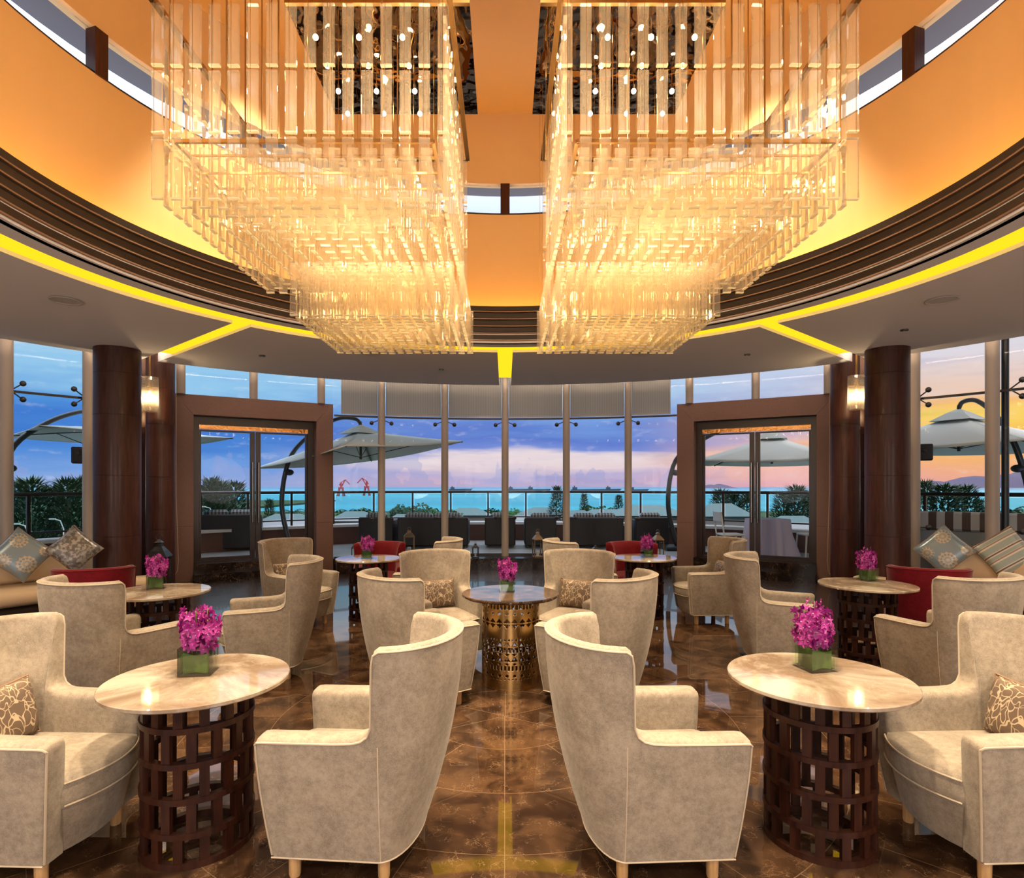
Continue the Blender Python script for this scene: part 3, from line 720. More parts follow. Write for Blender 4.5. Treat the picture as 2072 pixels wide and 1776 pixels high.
def chandelier(sx):
    lab = 'left' if sx < 0 else 'right'
    cx0, cy0 = sx*1.165, 4.19
    root = empty('chandelier', (cx0, cy0, 0)); tag(root, 'large square tiered crystal chandelier hanging %s of centre under the drum ceiling' % lab, 'chandelier', 'pair of crystal chandeliers')
    P = .1085; items = []   # x,y,z,rot,kind,priority
    for ix in range(16):
        for iy in range(16):
            ring = min(ix, iy, 15-ix, 15-iy)
            x = (ix-7.5)*P; y = (iy-7.5)*P
            d = {iy: 0, 15-iy: 0, ix: 1, 15-ix: 1}
            rot = 0 if (min(iy, 15-iy) <= min(ix, 15-ix)) else pi/2
            pr = 0 if iy == 0 else (3+iy)
            items.append((x, y, 3.235, rot, 'a', pr))
            if ring == 0:
                items.append((x, y, 3.615, rot, 'a', pr)); items.append((x, y, 3.995, rot, 'a', pr))
    P2 = .072; ox = -sx*.335; oy = .2
    for ix in range(16):
        for iy in range(16):
            x = ox+(ix-7.5)*P2; y = oy+(iy-7.5)*P2
            rot = 0 if (min(iy, 15-iy) <= min(ix, 15-ix)) else pi/2
            items.append((x, y, 2.708, rot, 'b', 1+iy*.5 if iy < 4 else 20+iy))
    items.sort(key=lambda t: t[5])
    ga = crystal_geo(.064, .024, .35); gb = crystal_geo(.050, .020, .35)
    meshes = {}
    for k, g in (('a', ga), ('b', gb)):
        me = bpy.data.meshes.new('crystal_'+k); me.from_pydata(g[0], [], g[1]); me.materials.append(M['crystal']); me.materials.append(M['crystalend'])
        me.polygons.foreach_set('material_index', g[2]); meshes[k] = me
    rest = MB(); rnd = random.Random(3+sx)
    for i, (x, y, z, rot, k, pr) in enumerate(items):
        jit = rnd.uniform(-.09, .09)
        if i < 100:
            o = bpy.data.objects.new('crystal_drop', meshes[k]); COL.objects.link(o); o.parent = root
            o.location = (x, y, z+rnd.uniform(-.003, .003)); o.rotation_euler = (0, 0, rot+jit)
        else:
            g = ga if k == 'a' else gb; c, s = cos(rot+jit), sin(rot+jit); zz = z+rnd.uniform(-.003, .003)
            o0 = len(rest.v); rest.v += [(x+a*c-b*s, y+a*s+b*c, zz+h) for a, b, h in g[0]]
            rest.f += [tuple(q+o0 for q in f) for f in g[1]]; rest.m += g[2]
    r = rest.build('crystal_mass', [M['crystal'], M['crystalend']], root); r['kind'] = 'stuff'
    # frames
    h = 8*P-.02
    def sqframe(mb, hx, hy, z, b=.012, ox=0, oy=0):
        mb.box(ox-hx, ox+hx, oy-hy-b, oy-hy+b, z-b, z+b); mb.box(ox-hx, ox+hx, oy+hy-b, oy+hy+b, z-b, z+b)
        mb.box(ox-hx-b, ox-hx+b, oy-hy, oy+hy, z-b, z+b); mb.box(ox+hx-b, ox+hx+b, oy-hy, oy+hy, z-b, z+b)
    mb = MB(); sqframe(mb, h, h, 4.385, .016); mb.build('top_frame', M['gold'], root)
    mb = MB(); sqframe(mb, h-.1, h-.1, 3.605, .010)
    for i in range(-3, 4):
        mb.box(-h+.1, h-.1, i*.2-.005, i*.2+.005, 3.598, 3.61)
    mb.build('grid_frame', M['gold'], root)
    mb = MB(); rr = random.Random(5)
    for i in range(16):
        x = (i-7.5)*P
        for y in (-h, h): mb.tube([(x, y, 3.6), (x, y, 4.37)], .0012, 4, cap=False)
    for x in (-.78, -.45, -.15, .15, .45, .78):
        for y in (-.75, -.25, .25, .75): mb.tube([(x, y, 3.6), (x, y, 6.55)], .0055 if (abs(x) > .7 or abs(y) > .7) else .004, 5, cap=False)
    for ix in range(0, 16, 2):
        for iy in (0, 5, 10, 15):
            x = ox+(ix-7.5)*P2; y = oy+(iy-7.5)*P2; mb.tube([(x, y, 3.05), (x, y, 4.70)], .0012, 4, cap=False)
    mb.build('suspension_rod', M['gold'], root)
    mb = MB(); mb.box(ox-.60, ox+.60, oy-.52, oy+.60, 4.735, 4.75, mi=0); mb.box(ox-.60, ox+.60, oy-.55, oy-.52, 4.735, 4.82, mi=1)
    mb.build('mirror_canopy', [M['mirrorplate'], M['gold']], root)
    for ix in range(4):
        for iy in range(4):
            x = ox+(ix-1.5)*.29; y = oy+(iy-1.6)*.27
            b = MB(); b.sphere((0, 0, 0), .018, 10, 8); b.cur = 1; b.tube([(0, 0, .018), (0, 0, .05)], .009, 8)
            b.cur = 2; b.tube([(0, 0, .05), (0, 0, .13)], .002, 4, cap=False)
            b.build('bulb', [M['bulb'], M['steel'], M['gold']], root, smooth=True, loc=(x, y, 4.60))
chandelier(-1); chandelier(1)

# ------------------------------------------------------------------ armchair
def smooth(t): t = max(0, min(1, t)); return t*t*(3-2*t)
def make_chair(name, HB=.985, HA=.61, mat='velvet', piping='pipe', leg='legwood', cushion=None):
    root = empty(name)
    def xb(z): return .29-.185*(max(0, .94-z)/.87)**1.8
    def W(z): return .335-.05*(max(0, .62-z)/.52)**1.6+.02*smooth((z-.6)/.4)
    def XF(z): return .485-.05*(max(0, .61-z)/.5)**1.4
    def T(z): return .115-.06*smooth((z-.60)/.38)
    def outer(st, z):
        kind, v, sgn = st
        if kind == 'arm': return Vector((v/.485*XF(z), sgn*W(z), z)), Vector((0, -sgn, 0))
        b = v; X = xb(z); w = W(z)
        p = Vector((-X*cos(b), w*sin(b), z)); nrm = Vector((cos(b)/X, -sin(b)/w, 0)).normalized(); return p, nrm
    st = []
    for sgn in (1, -1):
        L_ = []
        for v, H, ins in ((.485, HA-.012, .014), (.475, HA-.002, .003), (.45, HA, 0), (.30, HA+.001, 0), (.16, HA+.003, 0), (.09, HA+.007, 0), (.055, HA+.016, 0), (.03, HA+.035, 0), (.016, HA+.07, 0)):
            L_.append((('arm', v, sgn), H, ins))
        L_.append((('arm', .008, sgn), HB-.06, 0)); L_.append((('arm', .0, sgn), HB-.02, 0))
        for bd in (86, 80, 70, 60, 50, 40, 30, 20, 10):
            L_.append((('back', radians(bd)*sgn, 0), HB-.006+.006*(1-bd/90.0), 0))
        if sgn == 1: st += L_; st.append((('back', 0.0, 0), HB, 0))
        else: st += L_[::-1]
    mb = MB(); NR = 12; rows_all = []; pipe_pts = []
    for (s, H, ins) in st:
        col = []
        T_H = T(H); r = min(T_H*.5, .03)
        for i in range(NR+1):
            z = .11+(H-r-.11)*i/NR; p, nn = outer(s, z); col.append(p+nn*ins)
        pT, nT = outer(s, H)
        for k in range(1, 4):
            a = pi/2*k/4; col.append(Vector((pT.x, pT.y, H-r+r*sin(a)))+nT*(ins+r*(1-cos(a))))
        col.append(Vector((pT.x, pT.y, H))+nT*max(T_H*.5, .0))
        for k in range(3, 0, -1):
            a = pi/2*k/4; col.append(Vector((pT.x, pT.y, H-r+r*sin(a)))+nT*(T_H-ins-r*(1-cos(a))))
        for i in range(NR, -1, -1):
            z = .11+(H-r-.11)*i/NR; p, nn = outer(s, z); col.append(p+nn*(T(z)-ins))
        rows_all.append(col)
        p2, n2 = outer(s, H-r*.55); pipe_pts.append(p2-n2*.001+n2*ins*.5+Vector((0, 0, .0)))
    m = len(rows_all[0]); vs = [v for c in rows_all for v in c]; fs = []
    for i in range(len(rows_all)-1):
        for j in range(m-1): fs.append((i*m+j, i*m+m+j, i*m+m+j+1, i*m+j+1))
        fs.append((i*m+m-1, i*m+m+m-1, i*m+m, i*m))
    for base, flip in ((0, False), ((len(rows_all)-1)*m, True)):
        for j in range(m//2):
            q = (base+j, base+j+1, base+m-2-j, base+m-1-j)
            if len(set(q)) < 4: q = tuple(dict.fromkeys(q))
            if len(q) >= 3: fs.append(q[::-1] if flip else q)
    mb.add(vs, fs)
    mb.build('backrest_and_arms', M[mat], root, smooth=55)
    # piping: outer rim, down both front edges, and seams
    mb = MB(); front = []
    for sgn in (1, -1):
        f = []
        for i in range(9):
            z = .12+(HA-.03-.12)*i/8; p, n_ = outer(('arm', .485, sgn), z); f.append(p+n_*.010)
        front.append(f)
    path = front[0]+pipe_pts+front[1][::-1]
    mb.tube(path, .0048, 6)
    for sgn in (1, -1):
        pts = []
        for i in range(10):
            z = .12+(HA-.02-.12)*i/9; p, n_ = outer(('arm', -.012, sgn), z); pts.append(p+n_*.0012)
        mb.tube(pts, .0028, 5)
    bot = [outer(s, .115)[0] for (s, H, ins) in st]; mb.tube(bot, .004, 5)
    mb.build('piping', M[piping], root, smooth=True)
    # apron / seat base with bowed front
    def seat_outline(front_x, w, back_x, bow, n=14):
        o = []
        for i in range(n+1): t = -1+2*i/n; o.append((front_x+bow*(1-t*t), w*t))
        o.append((back_x*.3, w)); 
        for i in range(9): a = pi/2-pi*i/8; o.append((-back_x*cos(a)*1.0, w*.98*sin(a)))
        o.append((back_x*.3, -w)); return o
    def loft(zs, outs):
        mb = MB(); k = len(outs[0]); vs = []; fs = []
        for z, o in zip(zs, outs): vs += [(x, y, z if not callable(z) else z(x, y)) for x, y in o]
        for i in range(len(zs)-1):
            for j in range(k): fs.append((i*k+j, i*k+(j+1) % k, (i+1)*k+(j+1) % k, (i+1)*k+j))
        fs.append(tuple(range(k-1, -1, -1))); fs.append(tuple((len(zs)-1)*k+j for j in range(k))); mb.add(vs, fs); return mb
    base = loft([.11, .12, .30], [seat_outline(.415, .205, .06, .050), seat_outline(.42, .208, .07, .055), seat_outline(.455, .225, .10, .065)])
    base.build('seat_base', M[mat], root, smooth=50)
    def ins(o, d, cxx=.15): return [(cxx+(x-cxx)*(1-d), y*(1-d)) for x, y in o]
    o0 = seat_outline(.470, .226, .12, .070)
    cu = loft([.300, .312, .345, .40, .425, .437, .443, .446], [ins(o0, .04), o0, ins(o0, -.012), ins(o0, -.012), ins(o0, .01), ins(o0, .12), ins(o0, .35), ins(o0, .7)])
    seat = cu.build('seat_cushion', M[mat], root, smooth=60)
    mb = MB()
    for d, z in ((-.02, .412), (-.02, .322)): mb.tube([(x, y, z) for x, y in ins(o0, d)[:15]], .0042, 6)
    mb.build('piping', M[piping], seat, smooth=True)
    for (lx, ly) in ((.37, .215), (.37, -.215), (.0, .20), (.0, -.20)):
        mb = MB(); mb.lathe([(.021, 0), (.024, .008), (.026, .125)], 16); mb.build('leg', M[leg], root, smooth=True, loc=(lx, ly, 0))
    return root

def make_pillow(name, w, h, d, mat, puff=1.0):
    # pillow in its own XZ plane, thickness along Y
    n = 14; mb = MB(); vs = []; fs = []
    for side in (1, -1):
        for i in range(n+1):
            for j in range(n+1):
                u = -1+2*i/n; v = -1+2*j/n
                e = (max(0, 1-u**4)*max(0, 1-v**4))**.55
                k = 1-.07*(1-abs(v)**2)*abs(u)**6; k2 = 1-.07*(1-abs(u)**2)*abs(v)**6
                vs.append((u*w/2*k, side*d/2*e, v*h/2*k2))
    m = (n+1)
    for s in range(2):
        for i in range(n):
            for j in range(n):
                a = s*m*m+i*m+j; q = (a, a+m, a+m+1, a+1); fs.append(q if s == 1 else q[::-1])
    mb.add(vs, fs); o = mb.build(name, mat, smooth='all')
    e = MB(); pts = []
    for k in range(4):
        for i in range(10):
            t = -1+2*i/10; u, v = ((t, -1), (1, t), (-t, 1), (-1, -t))[k]
            kk = 1-.07*(1-abs(v)**2)*abs(u)**6; k2 = 1-.07*(1-abs(u)**2)*abs(v)**6; pts.append((u*w/2*kk, 0, v*h/2*k2))
    e.tube(pts, .005, 6, closed=True); e.build('edge_cord', M['stem'] if False else M['slatlip'], o, smooth=True)
    return o

chair0 = make_chair('armchair'); cfirst = [True]
pillow0 = make_pillow('lumbar_cushion', .40, .27, .12, M['swirl']); pfirst = [True]
def place_chair(x, y, dx, dy, lab, pil=None, first=cfirst):
    c = chair0 if first[0] else copy_tree(chair0); first[0] = False
    c.location = (x, y, 0); a = atan2(dy, dx); c.rotation_euler = (0, 0, a); tag(c, lab, 'armchair', 'cream velvet armchairs around the tables')
    if pil:
        p = pillow0 if pfirst[0] else copy_tree(pillow0); pfirst[0] = False
        # in front of the backrest, leaning on it and resting on the seat
        off, lat, lean, plab = pil
        R = Matrix.Rotation(a, 4, 'Z') @ Matrix.Translation((off, lat, .575)) @ Matrix.Rotation(pi/2+ (0.12 if lat > 0 else -0.12 if lat < 0 else 0), 4, 'Z') @ Matrix.Rotation(lean, 4, 'X')
        p.matrix_world = Matrix.Translation((x, y, 0)) @ R
        tag(p, plab, 'cushion', 'patterned lumbar cushions')
CH = [
 (-.48, 2.63, -.996, .08, 'cream velvet wing armchair in the left foreground, seen from behind, facing the left front table', (-.035, 0, -.2, 'brown swirl cushion mostly hidden in the left foreground armchair')),
 (.47, 2.63, .998, .05, 'cream velvet wing armchair in the right foreground, seen from behind, facing the right front table', (-.035, .03, -.2, 'swirl cushion peeping past the back of the right foreground armchair')),
 (-2.23, 2.62, 1, -.04, 'cream armchair cut by the left picture edge, facing the left front table', (-.02, .0, -.22, 'brown swirl lumbar cushion in the armchair at the left picture edge')),
 (2.31, 2.64, -1, -.04, 'cream armchair cut by the right picture edge, facing the right front table', (-.02, .0, -.22, 'brown swirl lumbar cushion in the armchair at the right picture edge')),
 (-2.85, 4.10, .44, .90, 'cream armchair seen from behind, in front of the left red chair and sofa', None),
 (3.34, 4.27, -.31, .95, 'cream armchair seen from behind, in front of the right red chair and sofa', None),
 (-1.88, 5.14, -.94, -.33, 'cream armchair facing left beside the left doorway, its left arm towards us', (-.03, .02, -.2, 'small cushion in the armchair facing left near the left doorway')),
 (2.31, 5.42, .92, -.38, 'cream armchair facing right in front of the right doorway, mottled tall back', (-.03, -.02, -.2, 'small cushion in the armchair facing right near the right doorway')),
 (-2.55, 6.98, .85, -.5, 'cream armchair behind another armchair, nearest to the left doorway, facing right', (-.03, 0, -.2, 'dark cushion in the armchair nearest the left doorway')),
 (2.59, 7.15, -1, -.05, 'cream armchair nearest to the right doorway, facing left', (-.03, 0, -.2, 'blue-grey cushion in the armchair nearest the right doorway')),
 (-.66, 5.68, .47, -.88, 'cream armchair behind the bronze table on its left, facing the camera', (-.02, .0, -.22, 'swirl lumbar cushion in the armchair behind and left of the bronze table')),
 (.70, 5.68, -.47, -.88, 'cream armchair behind the bronze table on its right, facing the camera', (-.02, .0, -.22, 'swirl lumbar cushion in the armchair behind and right of the bronze table')),
 (-.80, 7.13, -1, 0.02, 'small far cream armchair right of the far left table, only its top showing', None),
 (.74, 6.98, .96, .22, 'far cream armchair with pale mottled back, left of the far right table', None),
 (-.77, 4.33, .80, .60, 'cream armchair in front of the bronze table on its left, back to the camera', None),
 (.80, 4.30, -.80, .60, 'cream armchair in front of the bronze table on its right, back to the camera', None),
]
for c in CH: place_chair(*c)
red0 = make_chair('red_armchair', .84, .56, 'red', 'red', 'tablewood')
RED = [(-1.72, 8.15, .2, -.98, 'dark red velvet chair behind the far left table'), (1.74, 8.15, -.2, -.98, 'dark red velvet chair behind the far right table'),
       (-3.98, 5.75, -.35, .93, 'dark red velvet chair before the left sofa, back to us'), (4.10, 5.75, .42, .90, 'dark red velvet chair before the right sofa, back to us')]
for i, (x, y, dx, dy, lab) in enumerate(RED):
    c = red0 if i == 0 else copy_tree(red0); c.location = (x, y, 0); c.rotation_euler = (0, 0, atan2(dy, dx)); tag(c, lab, 'red chair', 'dark red velvet chairs')

# ------------------------------------------------------------------ tables
TH = .733
def make_table():
    root = empty('marble_table')
    mb = MB(); R = .392; mb.lathe([(.02, TH-.022), (R-.006, TH-.022), (R, TH-.017), (R, TH-.004), (R-.004, TH), (.02, TH)], 72); mb.build('table_top', M['topmarble'], root, smooth=True)
    r0 = .232; rings = [(0.0, .028), (.125, .15), (.27, .295), (.418, .443), (.565, .590), (.685, .710)]
    mb = MB(); zs = [(rings[i][1], rings[i+1][0]) for i in range(5)]; n = 14
    for k, (z0, z1) in enumerate(zs):
        for j in range(n):
            a = 2*pi*(j+(k % 2)*.5)/n; mb.box(-.019, .019, r0-.024, r0-.002, z0-.004, z1+.004, Matrix.Rotation(a, 4, 'Z'))
    lat = mb.build('lattice_base', M['tablewood'], root)
    for (z0, z1) in rings:
        m2 = MB(); arc_solid(m2, Vector((0, 0, 0)), r0-.028, r0+.004, z0, z1, 0, 2*pi, 56); m2.build('hoop', M['tablewood'], lat, smooth=30)
    return root
TAB = [(-1.395, 2.70, 'round cream marble table on dark lattice base, left foreground'), (1.437, 2.72, 'round cream marble table on dark lattice base, right foreground'),
       (-2.895, 4.96, 'round marble table beside the left sofa and left red chair'), (3.24, 5.31, 'round marble table beside the right sofa and right red chair'),
       (-1.67, 7.25, 'small far marble table left of centre, before the glass wall'), (1.72, 7.33, 'small far marble table right of centre, before the glass wall')]
t0 = make_table()
for i, (x, y, lab) in enumerate(TAB):
    t = t0 if i == 0 else copy_tree(t0); t.location = (x, y, 0); t.rotation_euler = (0, 0, .13+i*.31); tag(t, lab, 'table', 'marble tables on lattice bases')

def bronze_table(x, y):
    root = empty('bronze_table', (x, y, 0)); tag(root, 'round dark marble table on pierced bronze drum in the centre', 'table')
    mb = MB(); R = .398; mb.lathe([(.02, TH-.026), (R-.008, TH-.026), (R, TH-.018), (R, TH-.006), (R-.005, TH), (.02, TH)], 72); mb.build('table_top', M['darkmarble'], root, smooth=True)
    NA, NZ = 288, 200; r = .235; H = TH-.03
    def hole(a, z):   # a in cells, z 0..1 from bottom
        zz = z*100
        def circ(zc, per, rad, sx=1): u = ((a % per)-per/2)*2*pi*r/NA; w = (zz-zc)*H/100; return (u*sx)**2+w**2 < rad*rad
        def slot(z0, z1, per, wd): u = abs((a % per)-per/2); return z0 < zz < z1 and u < wd
        def diam(zc, hh, per, wd): u = abs((a % per)-per/2)/wd; w = abs(zz-zc)/hh; return u+w < 1 and w > .10 and u > .10
        def tri(z0, z1, per, wd, up=True):
            if not (z0 < zz < z1): return False
            t = (zz-z0)/(z1-z0); t = t if up else 1-t; u = abs((a % per)-per/2); return u < wd*(1-t)
        return (slot(91, 96, 6, 1.6) or circ(86, 12, .011) or tri(76, 80.5, 12, 5) or tri(69.5, 74, 12, 5, False) or diam(75, 3, 12, 2.0)
                or circ(57, 6, .006) or tri(50, 55, 12, 4.5) or slot(43, 48.5, 6, 1.6) or tri(39, 42, 12, 4.5, False) or tri(33, 38, 12, 4.8)
                or circ(30, 12, .009) or slot(23, 28, 6, 1.5) or circ(17, 12, .011) or circ(13, 6, .004))
    vs = []; fs = []
    for i in range(NZ+1):
        for j in range(NA): a = 2*pi*j/NA; vs.append((r*cos(a), r*sin(a), H*i/NZ))
    for i in range(NZ):
        for j in range(NA):
            if not hole(j+.5, (i+.5)/NZ): fs.append((i*NA+j, i*NA+(j+1) % NA, (i+1)*NA+(j+1) % NA, (i+1)*NA+j))
    mb = MB(); mb.add(vs, fs); o = mb.build('pierced_drum', M['bronze'], root, smooth=60)
    md = o.modifiers.new('thickness', 'SOLIDIFY'); md.thickness = .003; md.offset = -1
    for z0, z1 in ((.0, .012), (H-.012, H)):
        m2 = MB(); arc_solid(m2, Vector((0, 0, 0)), r-.006, r+.004, z0, z1, 0, 2*pi, 64); m2.build('rim_band', M['bronze'], root, smooth=30)
bronze_table(.045, 4.87)

# ------------------------------------------------------------------ orchids in glass cubes
def make_orchids(seed=1):
    rnd = random.Random(seed); root = empty('orchid_vase')
    h = .060; H = .115
    mb = MB()
    for s in (-1, 1):
        mb.box(s*h-(.003), s*h+.003, -h-.003, h+.003, .0, H); mb.box(-h+.003, h-.003, s*h-.003, s*h+.003, .0, H)
    mb.box(-h+.003, h-.003, -h+.003, h-.003, .0, .010); mb.build('glass_cube', M['vase'], root)
    mb = MB(); n = 40; vs = []
    for i in range(n):
        a = 2*pi*i/n; c, s = cos(a), sin(a); q = 1/(abs(c)**6+abs(s)**6)**(1/6); vs += [(c*q*.050, s*q*.050, .012+.004*sin(3*a)), (c*q*.051, s*q*.051, .092+.008*sin(2*a+1))]
    mb.add(vs, [(2*i, 2*((i+1) % n), 2*((i+1) % n)+1, 2*i+1) for i in range(n)]); mb.build('leaf_lining', M['leaf'], root, smooth=True)
    mb = MB(); mb.box(-.054, .054, -.054, .054, .011, .088); mb.build('water', M['water'], root)
    # sprays
    nb = 0
    for k in range(9):
        aa = 2*pi*k/8+rnd.uniform(-.2, .2); lean = .0 if k == 8 else rnd.uniform(.45, .95)
        top = Vector((cos(aa)*.070*lean, sin(aa)*.070*lean, .275-.07*lean*lean+rnd.uniform(-.015, .015))); 
        base = Vector((cos(aa)*.015, sin(aa)*.015, .03)); midp = base.lerp(top, .5)+Vector((cos(aa), sin(aa), 0))*.018*lean
        pts = [base*(1-t)**2+midp*2*t*(1-t)+top*t*t for t in [i/6 for i in range(7)]]
        mb = MB(); mb.cur = 0; mb.tube(pts, .0022, 5)
        for q in range(15):
            t = .40+.60*q/14; p = base*(1-t)**2+midp*2*t*(1-t)+top*t*t
            th = rnd.uniform(0, 2*pi); outd = Vector((cos(th), sin(th), rnd.uniform(-.3, .5)))+Vector((cos(aa), sin(aa), 0))*.7*lean; outd.normalize()
            sc = .026*(1-.40*max(0, t-.72)/.28)*rnd.uniform(.85, 1.15)
            c = p+outd*rnd.uniform(.012, .028); Rm = outd.to_track_quat('Z', 'Y').to_matrix() @ Matrix.Rotation(rnd.uniform(0, 6), 3, 'Z')
            for m_ in range(5):
                a = 2*pi*m_/5; d = Vector((cos(a), sin(a), 0)); e = Vector((-sin(a), cos(a), 0)); w = .36 if m_ % 2 else .46
                cup = rnd.uniform(.05, .35)
                P = [Vector((0, 0, 0)), d*.45+e*w*.8+Vector((0, 0, .10+cup*.2)), d*1.0+e*w*.35+Vector((0, 0, cup)), d*1.12+Vector((0, 0, cup-.12)), d*1.0-e*w*.35+Vector((0, 0, cup)), d*.45-e*w*.8+Vector((0, 0, .10+cup*.2)), d*.55+Vector((0, 0, .0+cup*.3))]
                V = [c+Rm @ (v*sc) for v in P]; mb.add(V, [(0, 1, 6), (1, 2, 6), (2, 3, 6), (3, 4, 6), (4, 5, 6), (5, 0, 6)], 1)
            lp = [c+Rm @ (Vector(v)*sc) for v in ((-.14, 0, .05), (.14, 0, .05), (0, .16, .05), (0, -.05, .38))]; mb.add(lp, [(0, 1, 3), (1, 2, 3), (2, 0, 3)], 2)
        mb.build('orchid_spray', [M['stem'], M['petal'], M['petalcentre']], root, smooth='all')
    return root
orch = [make_orchids(1), make_orchids(2)]
# vase spots: (x, y, rot, label, source, scale)
def tt(px, py): Y = F*(EYE-TH)/(py-CY); return ((px-CX)/F*Y, Y)
VS = [(tt(403, 1360), .15, 'magenta orchids in a glass cube on the left foreground table'), (tt(1648, 1352), .2, 'magenta orchids in a glass cube on the right foreground table'),
      (tt(316, 1190), .4, 'magenta orchids in a glass cube on the table by the left sofa'), (tt(1755, 1174), .3, 'magenta orchids in a glass cube on the table by the right sofa'),
      (tt(743, 1129), .1, 'magenta orchids in a glass cube on the far left table'), (tt(1309, 1126), .1, 'magenta orchids in a glass cube on the far right table'),
      (tt(1025, 1196), .05, 'magenta orchids in a glass cube on the bronze table')]
for i, ((x, y), rz, lab) in enumerate(VS):
    o = orch[i] if i < 2 else copy_tree(orch[i % 2]); o.location = (x, y, TH); o.rotation_euler = (0, 0, rz); s = 1.12 if i < 2 else (1.0 if i not in (2, 3) else 1.05)
    o.scale = (s, s, s); tag(o, lab, 'flowers', 'orchid vases on the tables')

# ------------------------------------------------------------------ sofas
def sofa(side):
    s = -1 if side == 'left' else 1
    root = empty('curved_sofa', (0, 0, 0)); tag(root, 'cream leather curved sofa along the %s windows' % side, 'sofa', 'curved window sofas')
    c = RC
    def seg(nm, r0, r1, z0, z1, a0, a1, mat, b=.03, par=root):
        a0, a1 = sorted((s*radians(a0), s*radians(a1)))
        mb = MB(); n = 24; prof = [(r0+b, z0), (r1-b, z0), (r1, z0+b), (r1, z1-b), (r1-b, z1), (r0+b, z1), (r0, z1-b), (r0, z0+b)]
        vs = []
        for i in range(n+1):
            a = a0+(a1-a0)*i/n; e = .94 if i in (0, n) else 1
            rc_, zc_ = (r0+r1)/2, (z0+z1)/2
            for r, z in prof: r = rc_+(r-rc_)*e; z = zc_+(z-zc_)*e; vs.append(c+Vector((sin(a)*r, cos(a)*r, z)))
        fs = []
        for i in range(n):
            for q in range(8): fs.append((i*8+q, i*8+8+q, i*8+8+(q+1) % 8, i*8+(q+1) % 8))
        fs.append(tuple(range(8))); fs.append(tuple(n*8+q for q in range(7, -1, -1)))
        mb.add(vs, fs); return mb.build(nm, mat, par, smooth=50)
    seg('plinth', 6.6, 7.2, .0, .26, 50.5, 96, M['doorframe'], .01)
    for k in range(3): seg('seat_cushion', 6.45, 7.18, .262, .44, 50.5+k*15.3, 50.5+k*15.3+15, M['leather'], .045)
    seg('front_return', 6.4, 6.72, .262, .44, 44.5, 50.2, M['leather'], .045)
    for k in range(3): seg('back_cushion', 7.05, 7.38, .44, .84, 51.5+k*15, 51.5+k*15+14.7, M['leather'], .06)
sofa('left'); sofa('right')
def throw(px, py, Y, rotz, roll, lean, mat, lab, sz=.44):
    p = pt(px, py, Y); o = make_pillow('throw_cushion', sz, sz, .15, M[mat]); 
    o.matrix_world = Matrix.Translation(p) @ Matrix.Rotation(rotz, 4, 'Z') @ Matrix.Rotation(lean, 4, 'X') @ Matrix.Rotation(roll, 4, 'Y'); tag(o, lab, 'cushion')
throw(42, 1122, 6.95, .72, .72, -.22, 'medallion', 'blue-grey cushion with gold medallions on the left sofa', .47)
throw(150, 1112, 7.25, .72, .80, -.22, 'silver', 'silver crushed velvet cushion next to the left column', .43)
throw(1910, 1113, 7.30, -.72, .76, -.22, 'medallion', 'blue cushion with gold medallions on the right sofa', .46)
throw(2035, 1118, 7.00, -.72, .90, -.22, 'stripe', 'striped green and brown cushion at the right picture edge', .47)

# ------------------------------------------------------------------ pendant lamps by the columns
def pendant(px, Y, pytop, pybot, side, second=False):
    x = (px-CX)/F*Y; zt = EYE+(CY-pytop)/F*Y; zb = EYE+(CY-pybot)/F*Y
    root = empty('pendant_lamp', (x, Y, zb)); tag(root, 'glass cylinder pendant lamp on a brass rod beside the %s columns' % side, 'lamp', 'pendant lamps by the columns')
    h = zt-zb; mb = MB(); mb.lathe([(.115, 0), (.115, h)], 32, cap=False); o = mb.build('glass_shade', M['shade'], root, smooth=True)
    md = o.modifiers.new('t', 'SOLIDIFY'); md.thickness = .004
    for zz in (0, h): rm = MB(); rm.tube([(cos(2*pi*i/32)*.115, sin(2*pi*i/32)*.115, zz) for i in range(32)], .003, 6, closed=True); rm.build('rim', M['shade'], o, smooth=True)
    mb = MB(); mb.tube([(0, 0, h*.62), (0, 0, 4.5-zb)], .012, 10); mb.tube([(0, 0, h*.60), (0, 0, h*.72)], .028, 14); mb.tube([(-.112, 0, h*.7), (.112, 0, h*.7)], .006, 8); mb.build('rod', M['brass'], root, smooth=True)
    mb = MB(); mb.tube([(0, 0, h*.5), (0, 0, h*.60)], [.014, .010], 10); mb.sphere((0, 0, h*.46), .024, 12, 8); mb.build('bulb', M['filament'], root, smooth=True)
    point('pendant_glow', (x, Y-.05, zb+h*.46-.06), 14, (1, .72, .4), .03)
pendant(303, 8.55, 764, 832, 'left'); pendant(1733, 8.55, 761, 828, 'right')

# ------------------------------------------------------------------ blind cords
for px, side in ((355, 'left'), (1679, 'right')):
    Y = 9.75; a = pt(px, 725, Y); b = pt(px-3, 1150, Y); c = pt(px+5, 1162, Y); d = pt(px+6, 1140, Y); e = pt(px+2, 725, Y)
    mb = MB(); mb.tube([a, pt(px-1, 1000, Y), pt(px-5, 1135, Y), pt(px-3, 1155, Y), pt(px, 1162, Y), pt(px+4, 1155, Y), pt(px+6, 1135, Y), pt(px+1.5, 1000, Y), e], .004, 5)
    tag(mb.build('blind_cord', M['cord'], smooth=True), 'long thin looped blind cord hanging beside the %s column' % side, 'cord')

